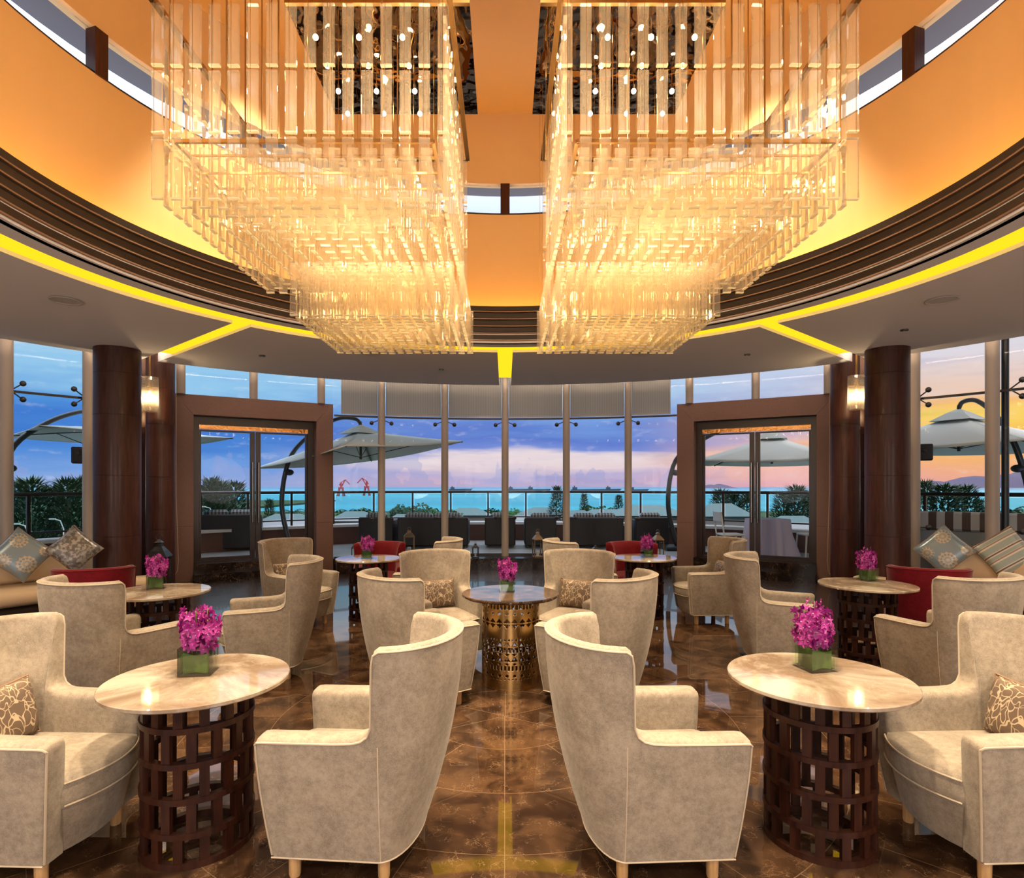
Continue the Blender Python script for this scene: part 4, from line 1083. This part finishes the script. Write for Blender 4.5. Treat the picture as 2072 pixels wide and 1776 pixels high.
# ------------------------------------------------------------------ lanterns
def lantern(x, y, z, w, h, mat, lab, rz=.2, candle=False):
    root = empty('lantern', (x, y, z), rz); tag(root, lab, 'lantern', 'lanterns by the glass wall')
    b = w/2; hb = h*.62; t = w*.05
    mb = MB(); mb.bbox(-b, b, -b, b, 0, h*.05, w*.02); 
    for sx in (-1, 1):
        for sy in (-1, 1): mb.box(sx*(b-t)-t, sx*(b-t)+t, sy*(b-t)-t, sy*(b-t)+t, h*.05, hb)
    mb.bbox(-b, b, -b, b, hb, hb+h*.03, w*.02); mb.build('frame', M[mat], root)
    mb = MB(); mb.lathe([(b*1.5, hb+h*.03), (b*1.0, hb+h*.12), (b*.5, hb+h*.19), (b*.45, hb+h*.24), (b*.55, hb+h*.25), (b*.1, hb+h*.30)], 4); o = mb.build('roof', M[mat], root)
    o.rotation_euler = (0, 0, pi/4)
    mb = MB(); mb.tube([(cos(a)*b*.35, 0, hb+h*.33+sin(a)*b*.35) for a in [2*pi*i/14 for i in range(14)]], w*.02, 6, closed=True); mb.build('ring_handle', M[mat], root, smooth=True)
    mb = MB()
    for s in (-1, 1): mb.box(s*(b-t)-.001, s*(b-t)+.001, -b+2*t, b-2*t, h*.05, hb); mb.box(-b+2*t, b-2*t, s*(b-t)-.001, s*(b-t)+.001, h*.05, hb)
    mb.build('pane', M['glass'], root)
    mb = MB(); mb.lathe([(b*.35, h*.05), (b*.35, h*.22), (b*.05, h*.22)], 16); mb.build('candle', M['ceilwhite'], root, smooth=True)
def lat(px, py, Y, z): return (px-CX)/F*Y
for px, Y, z, w, h, mt, lab in (
    (828, 12.5, .22, .22, .52, 'bronzelantern', 'bronze lantern just outside the glass behind the left tables'),
    (962, 11.62, .22, .12, .30, 'blackmetal', 'small black lantern on the plinth left of the central mullion'),
    (1088, 11.62, .22, .18, .55, 'bronzelantern', 'tall bronze lantern with candle on the plinth, right of the central mullion'),
    (1205, 11.62, .22, .12, .26, 'blackmetal', 'small black lantern behind the right-hand armchair on the plinth'),
    (1331, 11.5, .22, .18, .55, 'bronzelantern', 'bronze lantern on the plinth behind the far right orchids'),
    (717, 11.55, .22, .11, .30, 'blackmetal', 'small black lantern on the plinth behind the far left orchids'),
    (322, 8.55, .0, .26, .92, 'blackmetal', 'big black lantern on the floor at the left columns')):
    lantern((px-CX)/F*Y, Y, z, w, h, mt, lab)

# wall speakers on mullions
for px, py, side in ((160, 921, 'left'), (1872, 915, 'right')):
    Y = on_glass(px, RG+.3).y; p = pt(px, py, Y); root = empty('outdoor_speaker', p, (.6 if px < 1000 else -.6)); tag(root, 'black speaker box outside the %s window' % side, 'speaker')
    mb = MB(); mb.bbox(-.10, .10, -.09, .09, -.13, .13, .015); mb.build('cabinet', M['speaker'], root)
    mb = MB(); mb.tube([(0, 0, 0), (0.0, -.3, .02)], .015, 6); mb.build('bracket', M['dark'], root)

# ------------------------------------------------------------------ terrace
DZ = .20
def ell(t, a=10.0, b=12.9): return Vector((a*sin(t), 3.1+b*cos(t), 0))
mb = MB(); vs = []; n = 80
for i in range(n+1):
    t = -1.75+3.5*i/n; p = ell(t, 10.1, 13.0); q = RC+(p-RC).normalized()*9.05
    for P, z in ((q, DZ), (p, DZ), (p, -1.5), (q, -.2)): vs.append(P+Vector((0, 0, z)))
fs = []
for i in range(n):
    for q in range(4): fs.append((i*4+q, i*4+4+q, i*4+4+(q+1) % 4, i*4+(q+1) % 4))
mb.add(vs, fs); struct(mb.build('floor_terrace', M['deck']), 'terrace deck outside the glass', 'floor')
# parapet wall + white coping
mb = MB(); mw = MB()
def ellwall(mb, a0, b0, a1, b1, z0, z1, n=80):
    vs = []
    for i in range(n+1):
        t = -1.75+3.5*i/n; p = ell(t, a0, b0); q = ell(t, a1, b1)
        for P, z in ((p, z0), (q, z0), (q, z1), (p, z1)): vs.append(P+Vector((0, 0, z)))
    fs = []
    for i in range(n):
        for q in range(4): fs.append((i*4+q, i*4+4+q, i*4+4+(q+1) % 4, i*4+(q+1) % 4))
    mb.add(vs, fs)
ellwall(mb, 9.75, 12.55, 10.1, 13.0, DZ, .62); struct(mb.build('wall_parapet', M['brownwall']))
ellwall(mw, 9.7, 12.45, 10.12, 13.02, .62, .68); struct(mw.build('trim_coping', M['white']))
rt = empty('terrace_railing', (0, 0, 0)); tag(rt, 'dark glass-panelled railing round the terrace', 'railing')
mb = MB(); mb.tube([ell(-1.7+3.4*i/90, 9.95, 12.85)+Vector((0, 0, 1.47)) for i in range(91)], .035, 8); mb.tube([ell(-1.7+3.4*i/90, 9.95, 12.85)+Vector((0, 0, .80)) for i in range(91)], .018, 6); mb.build('handrail', M['doorframe'], rt, smooth=True)
tp = []; L = 0; prev = ell(-1.7, 9.95, 12.85); last = -9
for i in range(1, 2000):
    t = -1.7+3.4*i/2000; p = ell(t, 9.95, 12.85); L += (p-prev).length; prev = p
    if L-last > 1.0: last = L; tp.append(t)
for t in tp:
    p = ell(t, 9.95, 12.85); mb = MB(); mb.box(-.022, .022, -.03, .03, .68, 1.47, Matrix.Translation(p) @ Matrix.Rotation(-t, 4, 'Z')); mb.build('post', M['doorframe'], rt)
for t0_, t1_ in zip(tp[:-1], tp[1:]):
    a, b = ell(t0_, 9.95, 12.85), ell(t1_, 9.95, 12.85); d = (b-a).normalized(); a = a+d*.05; b = b-d*.05; nn = Vector((-d.y, d.x, 0))*.006
    mb = MB(); mb.add([a+nn+Vector((0, 0, .83)), b+nn+Vector((0, 0, .83)), b+nn+Vector((0, 0, 1.42)), a+nn+Vector((0, 0, 1.42)), a-nn+Vector((0, 0, .83)), b-nn+Vector((0, 0, .83)), b-nn+Vector((0, 0, 1.42)), a-nn+Vector((0, 0, 1.42))],
                     [(0, 1, 2, 3), (7, 6, 5, 4), (0, 4, 5, 1), (3, 2, 6, 7), (1, 5, 6, 2), (0, 3, 7, 4)]); mb.build('glass_panel', M['railglass'], rt)

def wicker(pa, pb, Y, lab, cat='outdoor sofa', h=.70, d=.75, rz=0):
    x0, x1 = (pa-CX)/F*Y, (pb-CX)/F*Y; w = x1-x0; root = empty('wicker_sofa' if w > 1.0 else 'wicker_chair', ((x0+x1)/2, Y, DZ), rz); tag(root, lab, cat, 'black wicker seats on the terrace')
    mb = MB(); mb.bbox(-w/2, w/2, 0, .12, .05, h, .02); mb.bbox(-w/2, -w/2+.12, .12, d, .05, h-.06, .02); mb.bbox(w/2-.12, w/2, .12, d, .05, h-.06, .02); mb.bbox(-w/2+.12, w/2-.12, .12, d, .05, .30, .02); mb.build('wicker_frame', M['wicker'], root)
    k = 2 if w > 1 else 1
    for i in range(k):
        a = -w/2+.14+i*(w-.28)/k; b = a+(w-.28)/k-.02
        mb = MB(); mb.bbox(a, b, .13, .30, .44, h+.10, .05); mb.build('back_cushion', M['loungestripe'], root)
        mb = MB(); mb.bbox(a, b, .30, d-.02, .302, .44, .04); mb.build('seat_cushion', M['loungestripe'], root)
    for sx in (-1, 1):
        for yy in (.05, d-.05): mb = MB(); mb.box(sx*(w/2-.06)-.02, sx*(w/2-.06)+.02, yy-.02, yy+.02, 0, .05); mb.build('foot', M['dark'], root)
wicker(725, 795, 13.6, 'black wicker chair seen left of the first middle mullion', 'outdoor chair')
wicker(804, 947, 13.6, 'long black wicker sofa with striped cushions left of centre')
wicker(981, 1043, 13.7, 'black wicker chair straddling the central mullion outside', 'outdoor chair')
wicker(1062, 1126, 13.6, 'black wicker chair just right of the central mullion', 'outdoor chair')
wicker(1150, 1262, 13.6, 'long black wicker sofa with striped cushions right of centre')
wicker(1286, 1354, 13.7, 'black wicker chair outside, nearest the right door surround', 'outdoor chair')
wicker(400, 524, 12.9, 'dark sofa outside behind the left glass door', h=.80, rz=.35)

# lilac-clothed dining table, chairs outside the right door
def dining():
    x, y = (1553-CX)/F*12.0, 12.0; root = empty('dining_table', (x, y, DZ), .3); tag(root, 'dining table with lilac cloth reaching the deck, outside right door', 'table')
    n = 72; mb = MB(); vs = []
    for i in range(n):
        a = 2*pi*i/n; c, s = cos(a), sin(a); q = 1/max(abs(c), abs(s)); ru = .29*min(q, 1.36)
        f = 1+.05*sin(a*12); corner = max(0, q-1.1)*.5
        for z, k in ((.76, .3), (.76, .97), (.745, 1.0), (.45, 1.08*f), (.03, (1.18+corner*1.6)*f)): vs.append((c*ru*k*1.15, s*ru*k, z))
    fs = [(i*5+k, ((i+1) % n)*5+k, ((i+1) % n)*5+k+1, i*5+k+1) for i in range(n) for k in range(4)]; fs.append(tuple(i*5 for i in range(n)))
    mb.add(vs, fs); mb.build('tablecloth', M['cloth'], root, smooth=50)
    mb = MB(); mb.lathe([(.03, 0), (.03, .7)], 12); mb.build('leg', M['steel'], root)
    for (ox_, oy_, l) in ((-.1, 0, 'wine glass standing on the outdoor lilac table, left one'), (.08, .1, 'wine glass standing on the outdoor lilac table, right one')):
        g = empty('wine_glass', (x+ox_, y+oy_, DZ+.762)); tag(g, l, 'glass'); mb = MB(); mb.lathe([(.03, 0), (.004, .005), (.004, .08), (.035, .12), (.028, .19)], 16, cap=False); mb.build('bowl', M['vase'], g, smooth=True)
dining()
def wchair(px, Y, rz, lab):
    root = empty('white_chair', ((px-CX)/F*Y, Y, DZ), rz); tag(root, lab, 'outdoor chair')
    mb = MB(); mb.bbox(-.22, .22, -.22, .22, .42, .46, .015); mb.build('seat', M['white'], root)
    for sx in (-1, 1):
        for sy in (-1, 1): mb = MB(); mb.tube([(sx*.20, sy*.20, .42), (sx*.22, sy*.23, 0)], [.02, .014], 8); mb.build('leg', M['white'], root)
    mb = MB()
    for sx in (-1, 1): mb.tube([(sx*.20, .21, .44), (sx*.20, .27, .9)], .016, 8)
    mb.bbox(-.20, .20, .25, .28, .70, .90, .01); mb.build('backrest', M['white'], root)
wchair(1478, 12.0, 1.6, 'white chair outside to the left of the lilac table')
wchair(1643, 12.0, -1.6, 'white chair outside to the right of the lilac table')
root = empty('striped_bench', (7.25, 9.55, DZ), -.85); tag(root, 'grey outdoor bench with striped backrest, behind the right sofa', 'bench')
mb = MB(); mb.bbox(-1.1, .9, -.1, .0, .0, .70, .02); mb.bbox(-1.1, .9, -.45, -.1, 0, .4, .02); mb.build('bench_body', mat_plain('bench_grey', (.30, .33, .36), .7), root)
mb = MB(); mb.bbox(-1.1, .9, -.13, .03, .70, 1.0, .03); mb.build('striped_back', M['benchstripe'], root)

# umbrellas
def umbrella(px, py, Y, half, rz, mast_px, mast_Y, lab, drop=.75, tilt=0):
    pk = pt(px, py, Y); root = empty('cantilever_umbrella', (pk.x, pk.y, DZ)); tag(root, lab, 'umbrella', 'cantilever umbrellas on the terrace')
    zt = pk.z-DZ; n = 10; mb = MB(); vs = []; fs = []
    for k in range(4):
        a0 = rz+pi/2*k; a1 = a0+pi/2
        for i in range(n+1):
            for j in range(i+1):
                t = i/n; u = j/i if i else 0
                d0 = Vector((cos(a0), sin(a0), 0)); d1 = Vector((cos(a1), sin(a1), 0)); p = d0.lerp(d1, u)*half*1.41*t
                z = zt-drop*(t**.85)-.05*sin(pi*u)*t+tilt*p.x
                vs.append((p.x, p.y, z))
    tri = (n+1)*(n+2)//2
    for k in range(4):
        o = k*tri
        for i in range(n):
            for j in range(i+1):
                a = o+i*(i+1)//2+j; b = o+(i+1)*(i+2)//2+j; fs.append((a, b, b+1))
                if j < i: fs.append((a, b+1, a+1))
    mb.add(vs, fs); c = mb.build('canopy', M['canvas'], root, smooth='all'); md = c.modifiers.new('t', 'SOLIDIFY'); md.thickness = .012
    mb = MB(); mb.lathe([(half*.30, zt-.02-drop*.16), (half*.12, zt+.03), (.04, zt+.09)], 4, cap=False); v = mb.build('vent_cap', M['canvas'], root); v.rotation_euler = (0, 0, rz)
    for k in range(4):
        a0 = rz+pi/2*k; d0 = Vector((cos(a0), sin(a0), 0)); mb = MB(); mb.tube([Vector((0, 0, zt-.1)), d0*half*.7+Vector((0, 0, zt-drop*.58-.03+tilt*d0.x*half*.7)), d0*half*1.40+Vector((0, 0, zt-drop-.02+tilt*d0.x*half*1.4))], .012, 6); mb.build('rib', M['umbmetal'], root)
        mb = MB(); mb.tube([Vector((0, 0, zt-.62)), d0*half*.7+Vector((0, 0, zt-drop*.58-.03))], .009, 6); mb.build('strut', M['umbmetal'], root)
    mb = MB(); mb.tube([(0, 0, zt+.16), (0, 0, zt-.66)], .028, 10); mb.build('hub', M['umbmetal'], root)
    mx = (mast_px-CX)/F*mast_Y-pk.x; my = mast_Y-pk.y; m_ = Vector((mx, my, 0)); q = m_.normalized()
    pts = []
    ctrl = [m_+Vector((0, 0, 0)), m_+q*.22+Vector((0, 0, 1.0)), m_+q*.05+Vector((0, 0, 2.0)), m_*.72+Vector((0, 0, zt-.10)), m_*.35+Vector((0, 0, zt+.22)), m_*.08+Vector((0, 0, zt+.22)), Vector((0, 0, zt+.10))]
    for i in range(len(ctrl)-1):
        p0, p1, p2, p3 = ctrl[max(i-1, 0)], ctrl[i], ctrl[i+1], ctrl[min(i+2, len(ctrl)-1)]
        for s in range(6):
            t = s/6; pts.append(.5*((2*p1)+(p2-p0)*t+(2*p0-5*p1+4*p2-p3)*t*t+(3*p1-p0-3*p2+p3)*t**3))
    pts.append(ctrl[-1]); mb = MB(); mb.tube(pts, [.055-.02*i/len(pts) for i in range(len(pts))], 10); mb.build('mast', M['umbmetal'], root, smooth=True)
    mb = MB(); p = m_+q*.05+Vector((0, 0, 1.72)); mb.sphere(p, .10, 10, 6, (1, 1, .7)); mb.build('joint', M['umbmetal'], root, smooth=True)
    mb = MB(); mb.bbox(m_.x-.35, m_.x+.35, m_.y-.35, m_.y+.35, 0, .08, .02); mb.build('base', M['umbmetal'], root)
umbrella(730, 868, 12.9, 1.58, .12, 590, 13.0, 'pale square parasol seen through the middle glass, left part', .55, .14)
umbrella(235, 862, 12.2, 1.65, .1, 26, 10.2, 'pale parasol seen through the leftmost window', .22)
umbrella(1562, 878, 13.2, 1.45, .30, 1372, 13.3, 'pale parasol seen above the right glass door', .62)
umbrella(1940, 838, 10.6, 1.55, -.30, 2052, 10.3, 'grey-blue parasol seen through the rightmost windows', .62)

# ------------------------------------------------------------------ landscape
GZ = -8.0
mb = MB(); mb.box(-500, 500, 17.5, 235, GZ-.5, GZ); struct(mb.build('ground', M['soil']))
mb = MB(); mb.box(-500, -120, 200, 420, GZ-.5, GZ+.2); struct(mb.build('ground_headland', M['soil']))
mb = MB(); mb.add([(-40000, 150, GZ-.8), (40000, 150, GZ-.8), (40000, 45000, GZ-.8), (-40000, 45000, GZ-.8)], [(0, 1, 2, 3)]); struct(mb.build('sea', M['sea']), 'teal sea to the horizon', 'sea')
def tree_mesh(kind, seed):
    rnd = random.Random(seed); mb = MB()
    if kind == 'feather':
        mb.tube([(0, 0, 0), (.02, 0, .95)], [.018, .004], 6, mi=0)
        for i in range(1500):
            z = rnd.random()**.8; z = .10+.9*z; R = (.26*(1-z)+.05)*(.5+.5*rnd.random())*(1.15 if rnd.random() < .2 else 1)
            br = rnd.choice(range(16)); a = br*2*pi/16+rnd.uniform(-.16, .16)+int(z*9)*1.3
            c = Vector((cos(a)*R, sin(a)*R, z)); d = Vector((cos(a), sin(a), rnd.uniform(.3, 1.3))).normalized()*rnd.uniform(.03, .07); e = Vector((-sin(a), cos(a), rnd.uniform(-.4, .4)))*.008
            mb.add([c-e, c+e, c+d], [(0, 1, 2)], 1)
    elif kind == 'bushy':
        mb.tube([(0, 0, 0), (0, 0, .5)], [.03, .02], 6, mi=0)
        blobs = [(rnd.uniform(-.32, .32), rnd.uniform(-.32, .32), rnd.uniform(.40, .78), rnd.uniform(.14, .25)) for _ in range(12)]
        for i in range(1600):
            bx, by, bz, br = rnd.choice(blobs); v = Vector((rnd.gauss(0, 1), rnd.gauss(0, 1), rnd.gauss(0, 1))).normalized()*br*rnd.uniform(.75, 1.05); c = Vector((bx, by, bz))+v
            u = Vector((rnd.gauss(0, 1), rnd.gauss(0, 1), rnd.gauss(0, 1))).normalized()*.035; w = u.orthogonal().normalized()*.022; mb.add([c-u, c+w, c+u, c-w], [(0, 1, 2, 3)], 1)
    else:
        mb.tube([(0, 0, 0), (.03, 0, .5), (.02, 0, .8)], [.02, .016, .013], 6, mi=0)
        for k in range(18):
            a = 2*pi*k/18+rnd.uniform(-.1, .1); el_ = rnd.uniform(-.1, .9)
            for i in range(9):
                t0_, t1_ = i/9, (i+1)/9
                f = lambda t: Vector((.02+cos(a)*.34*t*cos(el_*.6), sin(a)*.34*t*cos(el_*.6), .8+.34*t*sin(el_)-.26*t*t))
                p, q = f(t0_), f(t1_); sd = Vector((-sin(a), cos(a), -.35))*.075*(1-t0_*.6); sd2 = Vector((sin(a), -cos(a), -.35))*.075*(1-t0_*.6)
                mb.add([p, q, p+sd+(q-p)*1.2], [(0, 1, 2)], 1); mb.add([p, q, p+sd2+(q-p)*1.2], [(0, 1, 2)], 1)
    return mb
protos = {}
def tree(kind, px, ytop, Y, wide, lab, mat='treedark', seed=1):
    key = (kind, mat, seed); H = EYE+(CY-ytop)/F*Y-GZ; x = (px-CX)/F*Y
    if key not in protos:
        mb = tree_mesh(kind, seed); r = empty({'feather': 'casuarina_tree', 'bushy': 'bushy_tree', 'palm': 'palm_tree'}[kind])
        idx = [i for i, m_ in enumerate(mb.m) if m_ == 0]
        a = MB(); a.v = mb.v; a.f = [mb.f[i] for i in idx]; a.m = [0]*len(a.f); a.build('trunk', M['trunk'], r)
        b = MB(); b.v = mb.v; b.f = [mb.f[i] for i, m_ in enumerate(mb.m) if m_ == 1]; b.m = [0]*len(b.f); b.build('crown', M[mat], r)
        protos[key] = r; o = r
    else: o = copy_tree(protos[key])
    o.location = (x, Y, GZ); o.scale = (H*wide, H*wide, H); o.rotation_euler = (0, 0, (px*.37) % 6); tag(o, lab, 'tree', 'trees below the terrace')
TR = [('feather', 30, 978, 42, 1.1, 'dark casuarina at far left, beside the leftmost mullion'), ('feather', 62, 972, 40, 1.2, 'dark casuarina left of the middle of the left window'), ('feather', 105, 985, 44, 1.3, 'casuarina with lowest top in the left window'),
      ('feather', 135, 973, 41, 1.1, 'dark casuarina right of the middle of the left window'), ('feather', 163, 970, 43, 1.0, 'dark casuarina beside the left column'),
      ('feather', 410, 985, 52, 1.2, 'dark casuarina at left edge of left door glass'), ('feather', 428, 970, 50, 1.0, 'tallest casuarina in the left door glass'), ('feather', 446, 977, 51, 1.1, 'dark casuarina in the middle of the left door glass'), ('feather', 475, 978, 54, 1.2, 'dark casuarina by the left door handle'),
      ('feather', 545, 1012, 70, .8, 'small feathery tree seen in the right leaf of the left door'),
      ('feather', 1127, 985, 95, 1.0, 'tall dark tree right of the central mullion against the sea'), ('feather', 1182, 1000, 100, .8, 'slim tree against the sea above the long right wicker sofa'), ('feather', 1252, 1003, 98, .9, 'slim dark tree beside the fifth mullion'),
      ('bushy', 845, 1013, 90, 1.2, 'bushy tree above the long left wicker sofa', 'treedark'), ('bushy', 880, 1022, 92, 1.4, 'green low bush right of the bushy tree, left of centre', 'treelight'),
      ('palm', 706, 1015, 88, .9, 'palm behind the leftmost wicker chair'), ('palm', 812, 1017, 90, .9, 'small palm right of the first middle mullion'), ('palm', 573, 1015, 72, .8, 'palm seen in left door beside the parasol mast'), ('palm', 594, 1012, 76, .8, 'palm behind the parasol mast in left door'),
      ('bushy', 690, 1022, 85, 1.5, 'green bush at left of the middle glass wall', 'treelight'), ('bushy', 985, 1024, 96, 1.3, 'green bush left of the central mullion', 'treelight'), ('bushy', 1040, 1025, 97, 1.2, 'green bush just right of the central mullion', 'treelight'), ('bushy', 1205, 1018, 104, 1.3, 'green tree behind the long right wicker sofa', 'treelight'),
      ('feather', 1458, 993, 62, 1.2, 'dark tree at left edge of right door glass'), ('feather', 1483, 998, 64, 1.3, 'dark tree in left leaf of right door'), ('feather', 1512, 1000, 66, 1.2, 'dark tree by the right door stile'), ('feather', 1585, 998, 60, 1.2, 'dark tree behind the lilac table'), ('feather', 1612, 985, 58, 1.2, 'tallest dark tree in right door glass'), ('feather', 1638, 995, 60, 1.2, 'dark tree at right edge of right door glass'),
      ('feather', 1873, 975, 58, .9, 'dark tree beside the right column window edge'), ('feather', 1912, 983, 56, 1.5, 'broad dark tree in the middle of the right window'), ('feather', 1955, 985, 58, 1.3, 'dark tree right of middle in the right window'), ('feather', 1980, 1012, 60, .8, 'small dark tree left of the rightmost pale mullion'), ('palm', 2050, 1000, 62, .8, 'palm at the right picture edge')]
for t in TR: tree(*t[:5], t[5], *( (t[6],) if len(t) > 6 else ()))
# hedge band beneath the trees, countless leaves
mb = MB(); rnd = random.Random(11)
for i in range(14000):
    x = rnd.choice((rnd.uniform(-75, -18), rnd.uniform(-18, 20), rnd.uniform(20, 75))); y = rnd.uniform(34, 80) if abs(x) > 18 else rnd.uniform(75, 120)
    c = Vector((x, y, GZ+rnd.random()**2*3.4)); u = Vector((rnd.gauss(0, 1), rnd.gauss(0, 1), rnd.gauss(0, 1))).normalized()*.6; w = u.orthogonal().normalized()*.4; mb.add([c-u, c+w, c+u, c-w], [(0, 1, 2, 3)])
tag(mb.build('undergrowth', M['treelight']), 'green undergrowth below the terrace', 'shrubs', kind='stuff')
# villas
def villa(px, py, Y, w, lab, h=3.2):
    w *= .72; py += 5
    x = (px-CX)/F*Y; zt = EYE+(CY-py)/F*Y; root = empty('villa', (x, Y, GZ)); tag(root, lab, 'building', 'villas below the terrace'); H = zt-GZ
    mb = MB(); mb.box(-w/2, w/2, 0, w*.6, 0, H-1.1); mb.build('wall', M['villawall'], root)
    mb = MB(); e = w*.08; mb.add([(-w/2-e, -e, H-1.1), (w/2+e, -e, H-1.1), (w/2+e, w*.6+e, H-1.1), (-w/2-e, w*.6+e, H-1.1), (-w*.22, w*.3, H), (w*.22, w*.3, H)], [(0, 1, 5, 4), (1, 2, 5), (2, 3, 4, 5), (3, 0, 4), (3, 2, 1, 0)]); mb.build('roof', M['roofgrey'], root)
for v in ((712, 1030, 70, 7, 'grey villa roof behind the leftmost wicker chair'), (815, 1036, 68, 6, 'grey villa roof above left end of long left sofa'), (905, 1033, 80, 7, 'grey villa roof left of the third mullion'), (945, 1023, 92, 9, 'wide grey villa roof left of the central mullion'),
          (1070, 1032, 84, 7, 'grey villa roof right of the central mullion'), (1100, 1022, 96, 10, 'wide grey villa roof beside the tall dark tree'), (1172, 1028, 80, 6, 'small villa roof behind the long right sofa'), (1228, 1026, 74, 9, 'villa roof in front of the fifth mullion'), (1318, 1018, 66, 11, 'long villa roof at right of the middle glass wall'),
          (570, 1036, 56, 8, 'villa roof seen through the left door'), (1470, 1014, 52, 6, 'villa roof seen in the left leaf of the right door'), (1620, 1040, 46, 6, 'pale villa roof seen in the right leaf of the right door')): villa(*v)
# street lamps
for px, py, Y, lab in ((40, 1060, 34, 'white street lamp among trees at left edge of the left window'), (112, 1050, 36, 'white street lamp among trees in the middle of the left window'), (416, 1025, 40, 'white street lamp seen through left door glass')):
    p = pt(px, py, Y); H = p.z-GZ; root = empty('street_lamp', (p.x, Y, GZ)); tag(root, lab, 'street lamp'); mb = MB(); mb.tube([(.5, 0, 0), (.5, 0, H-.6), (.3, 0, H-.1), (-.1, 0, H)], .035, 6); mb.build('pole', M['white'], root); mb = MB(); mb.bbox(-.35, 0, -.07, .07, H-.04, H+.04, .01); mb.build('lamp_head', M['white'], root)
# cranes
def crane(px, Y, h, s, lab):
    x = (px-CX)/F*Y; root = empty('harbour_crane', (x, Y, GZ)); tag(root, lab, 'crane')
    mb = MB()
    for a in (-1, 1):
        for b in (-1, 1): mb.tube([(a*3.2, b*3.2, 0), (a*1.6, b*1.6, h*.5)], .7, 6)
    mb.box(-2.4, 2.4, -2.4, 2.4, h*.5, h*.62); mb.tube([(0, 0, h*.6), (0, 0, h*.95)], 1.0, 6); mb.build('portal_tower', M['cranered'], root)
    mb = MB(); mb.tube([(0, 0, h*.6), (-s*h*.30, 0, h*1.15)], .7, 5); mb.tube([(0, 0, h*.95), (-s*h*.30, 0, h*1.15)], .45, 5); mb.tube([(-s*h*.30, 0, h*1.15), (-s*h*.62, 0, h*.82)], .55, 5); mb.tube([(0, 0, h*.95), (s*h*.12, 0, h*.75)], .6, 5); mb.build('jib', M['cranered'], root)
crane(690, 620, 15, -1, 'red harbour crane on the left of the pair across the bay'); crane(742, 660, 17, 1, 'red harbour crane on the right of the pair across the bay')
def ship(px, Y, L_, lab):
    x = (px-CX)/F*Y; root = empty('ship', (x, Y, GZ-.8)); tag(root, lab, 'ship', 'ships on the horizon'); k = L_
    mb = MB(); mb.add([(-k/2, -3, 0), (k/2-4, -3, 0), (k/2-4, 3, 0), (-k/2, 3, 0), (-k/2-2, -4, 5), (k/2+3, -4, 6), (k/2+3, 4, 6), (-k/2-2, 4, 5)], [(0, 1, 5, 4), (1, 2, 6, 5), (2, 3, 7, 6), (3, 0, 4, 7), (4, 5, 6, 7), (3, 2, 1, 0)]); mb.build('hull', M['ship'], root)
    mb = MB(); mb.box(-k/2+2, -k/2+12, -3, 3, 5, 10); mb.box(-k/2+5, -k/2+7, -1, 1, 10, 13); mb.build('cabin', M['ship'], root)
for s in ((932, 1500, 55, 'ship on the sea left of the central mullion'), (1052, 1500, 60, 'ship on the sea just right of the central mullion'), (1090, 1300, 50, 'ship on the sea left of the tall dark tree'), (1190, 1250, 70, 'long ship on the sea right of the tall dark tree'), (1240, 1420, 36, 'small ship beside the fifth mullion'), (1290, 1200, 40, 'ship on the sea right of the fifth mullion')): ship(*s)
# hills
def hill(name, px0, px1, ytop, Y, depth, lab, seed=1):
    rnd = random.Random(seed); x0, x1 = (px0-CX)/F*Y, (px1-CX)/F*Y; n, m_ = 40, 8; mb = MB(); vs = []; hm = (CY-ytop)/F*Y+10
    offs = [rnd.uniform(0, 6) for _ in range(4)]
    for i in range(n+1):
        u = i/n; prof = sin(pi*u)**1.3*(.72+.2*sin(u*7+offs[0])+.10*sin(u*17+offs[1])+.04*sin(u*41+offs[2]))
        for j in range(m_+1): v = j/m_; vs.append((x0+(x1-x0)*u, Y+depth*v, GZ-1+hm*prof*sin(pi*min(v*1.0+.0, 1))**.8))
    fs = [(i*(m_+1)+j, (i+1)*(m_+1)+j, (i+1)*(m_+1)+j+1, i*(m_+1)+j+1) for i in range(n) for j in range(m_)]
    mb.add(vs, fs); o = mb.build(name, M['hill'], smooth='all'); tag(o, lab, 'hill', kind='structure')
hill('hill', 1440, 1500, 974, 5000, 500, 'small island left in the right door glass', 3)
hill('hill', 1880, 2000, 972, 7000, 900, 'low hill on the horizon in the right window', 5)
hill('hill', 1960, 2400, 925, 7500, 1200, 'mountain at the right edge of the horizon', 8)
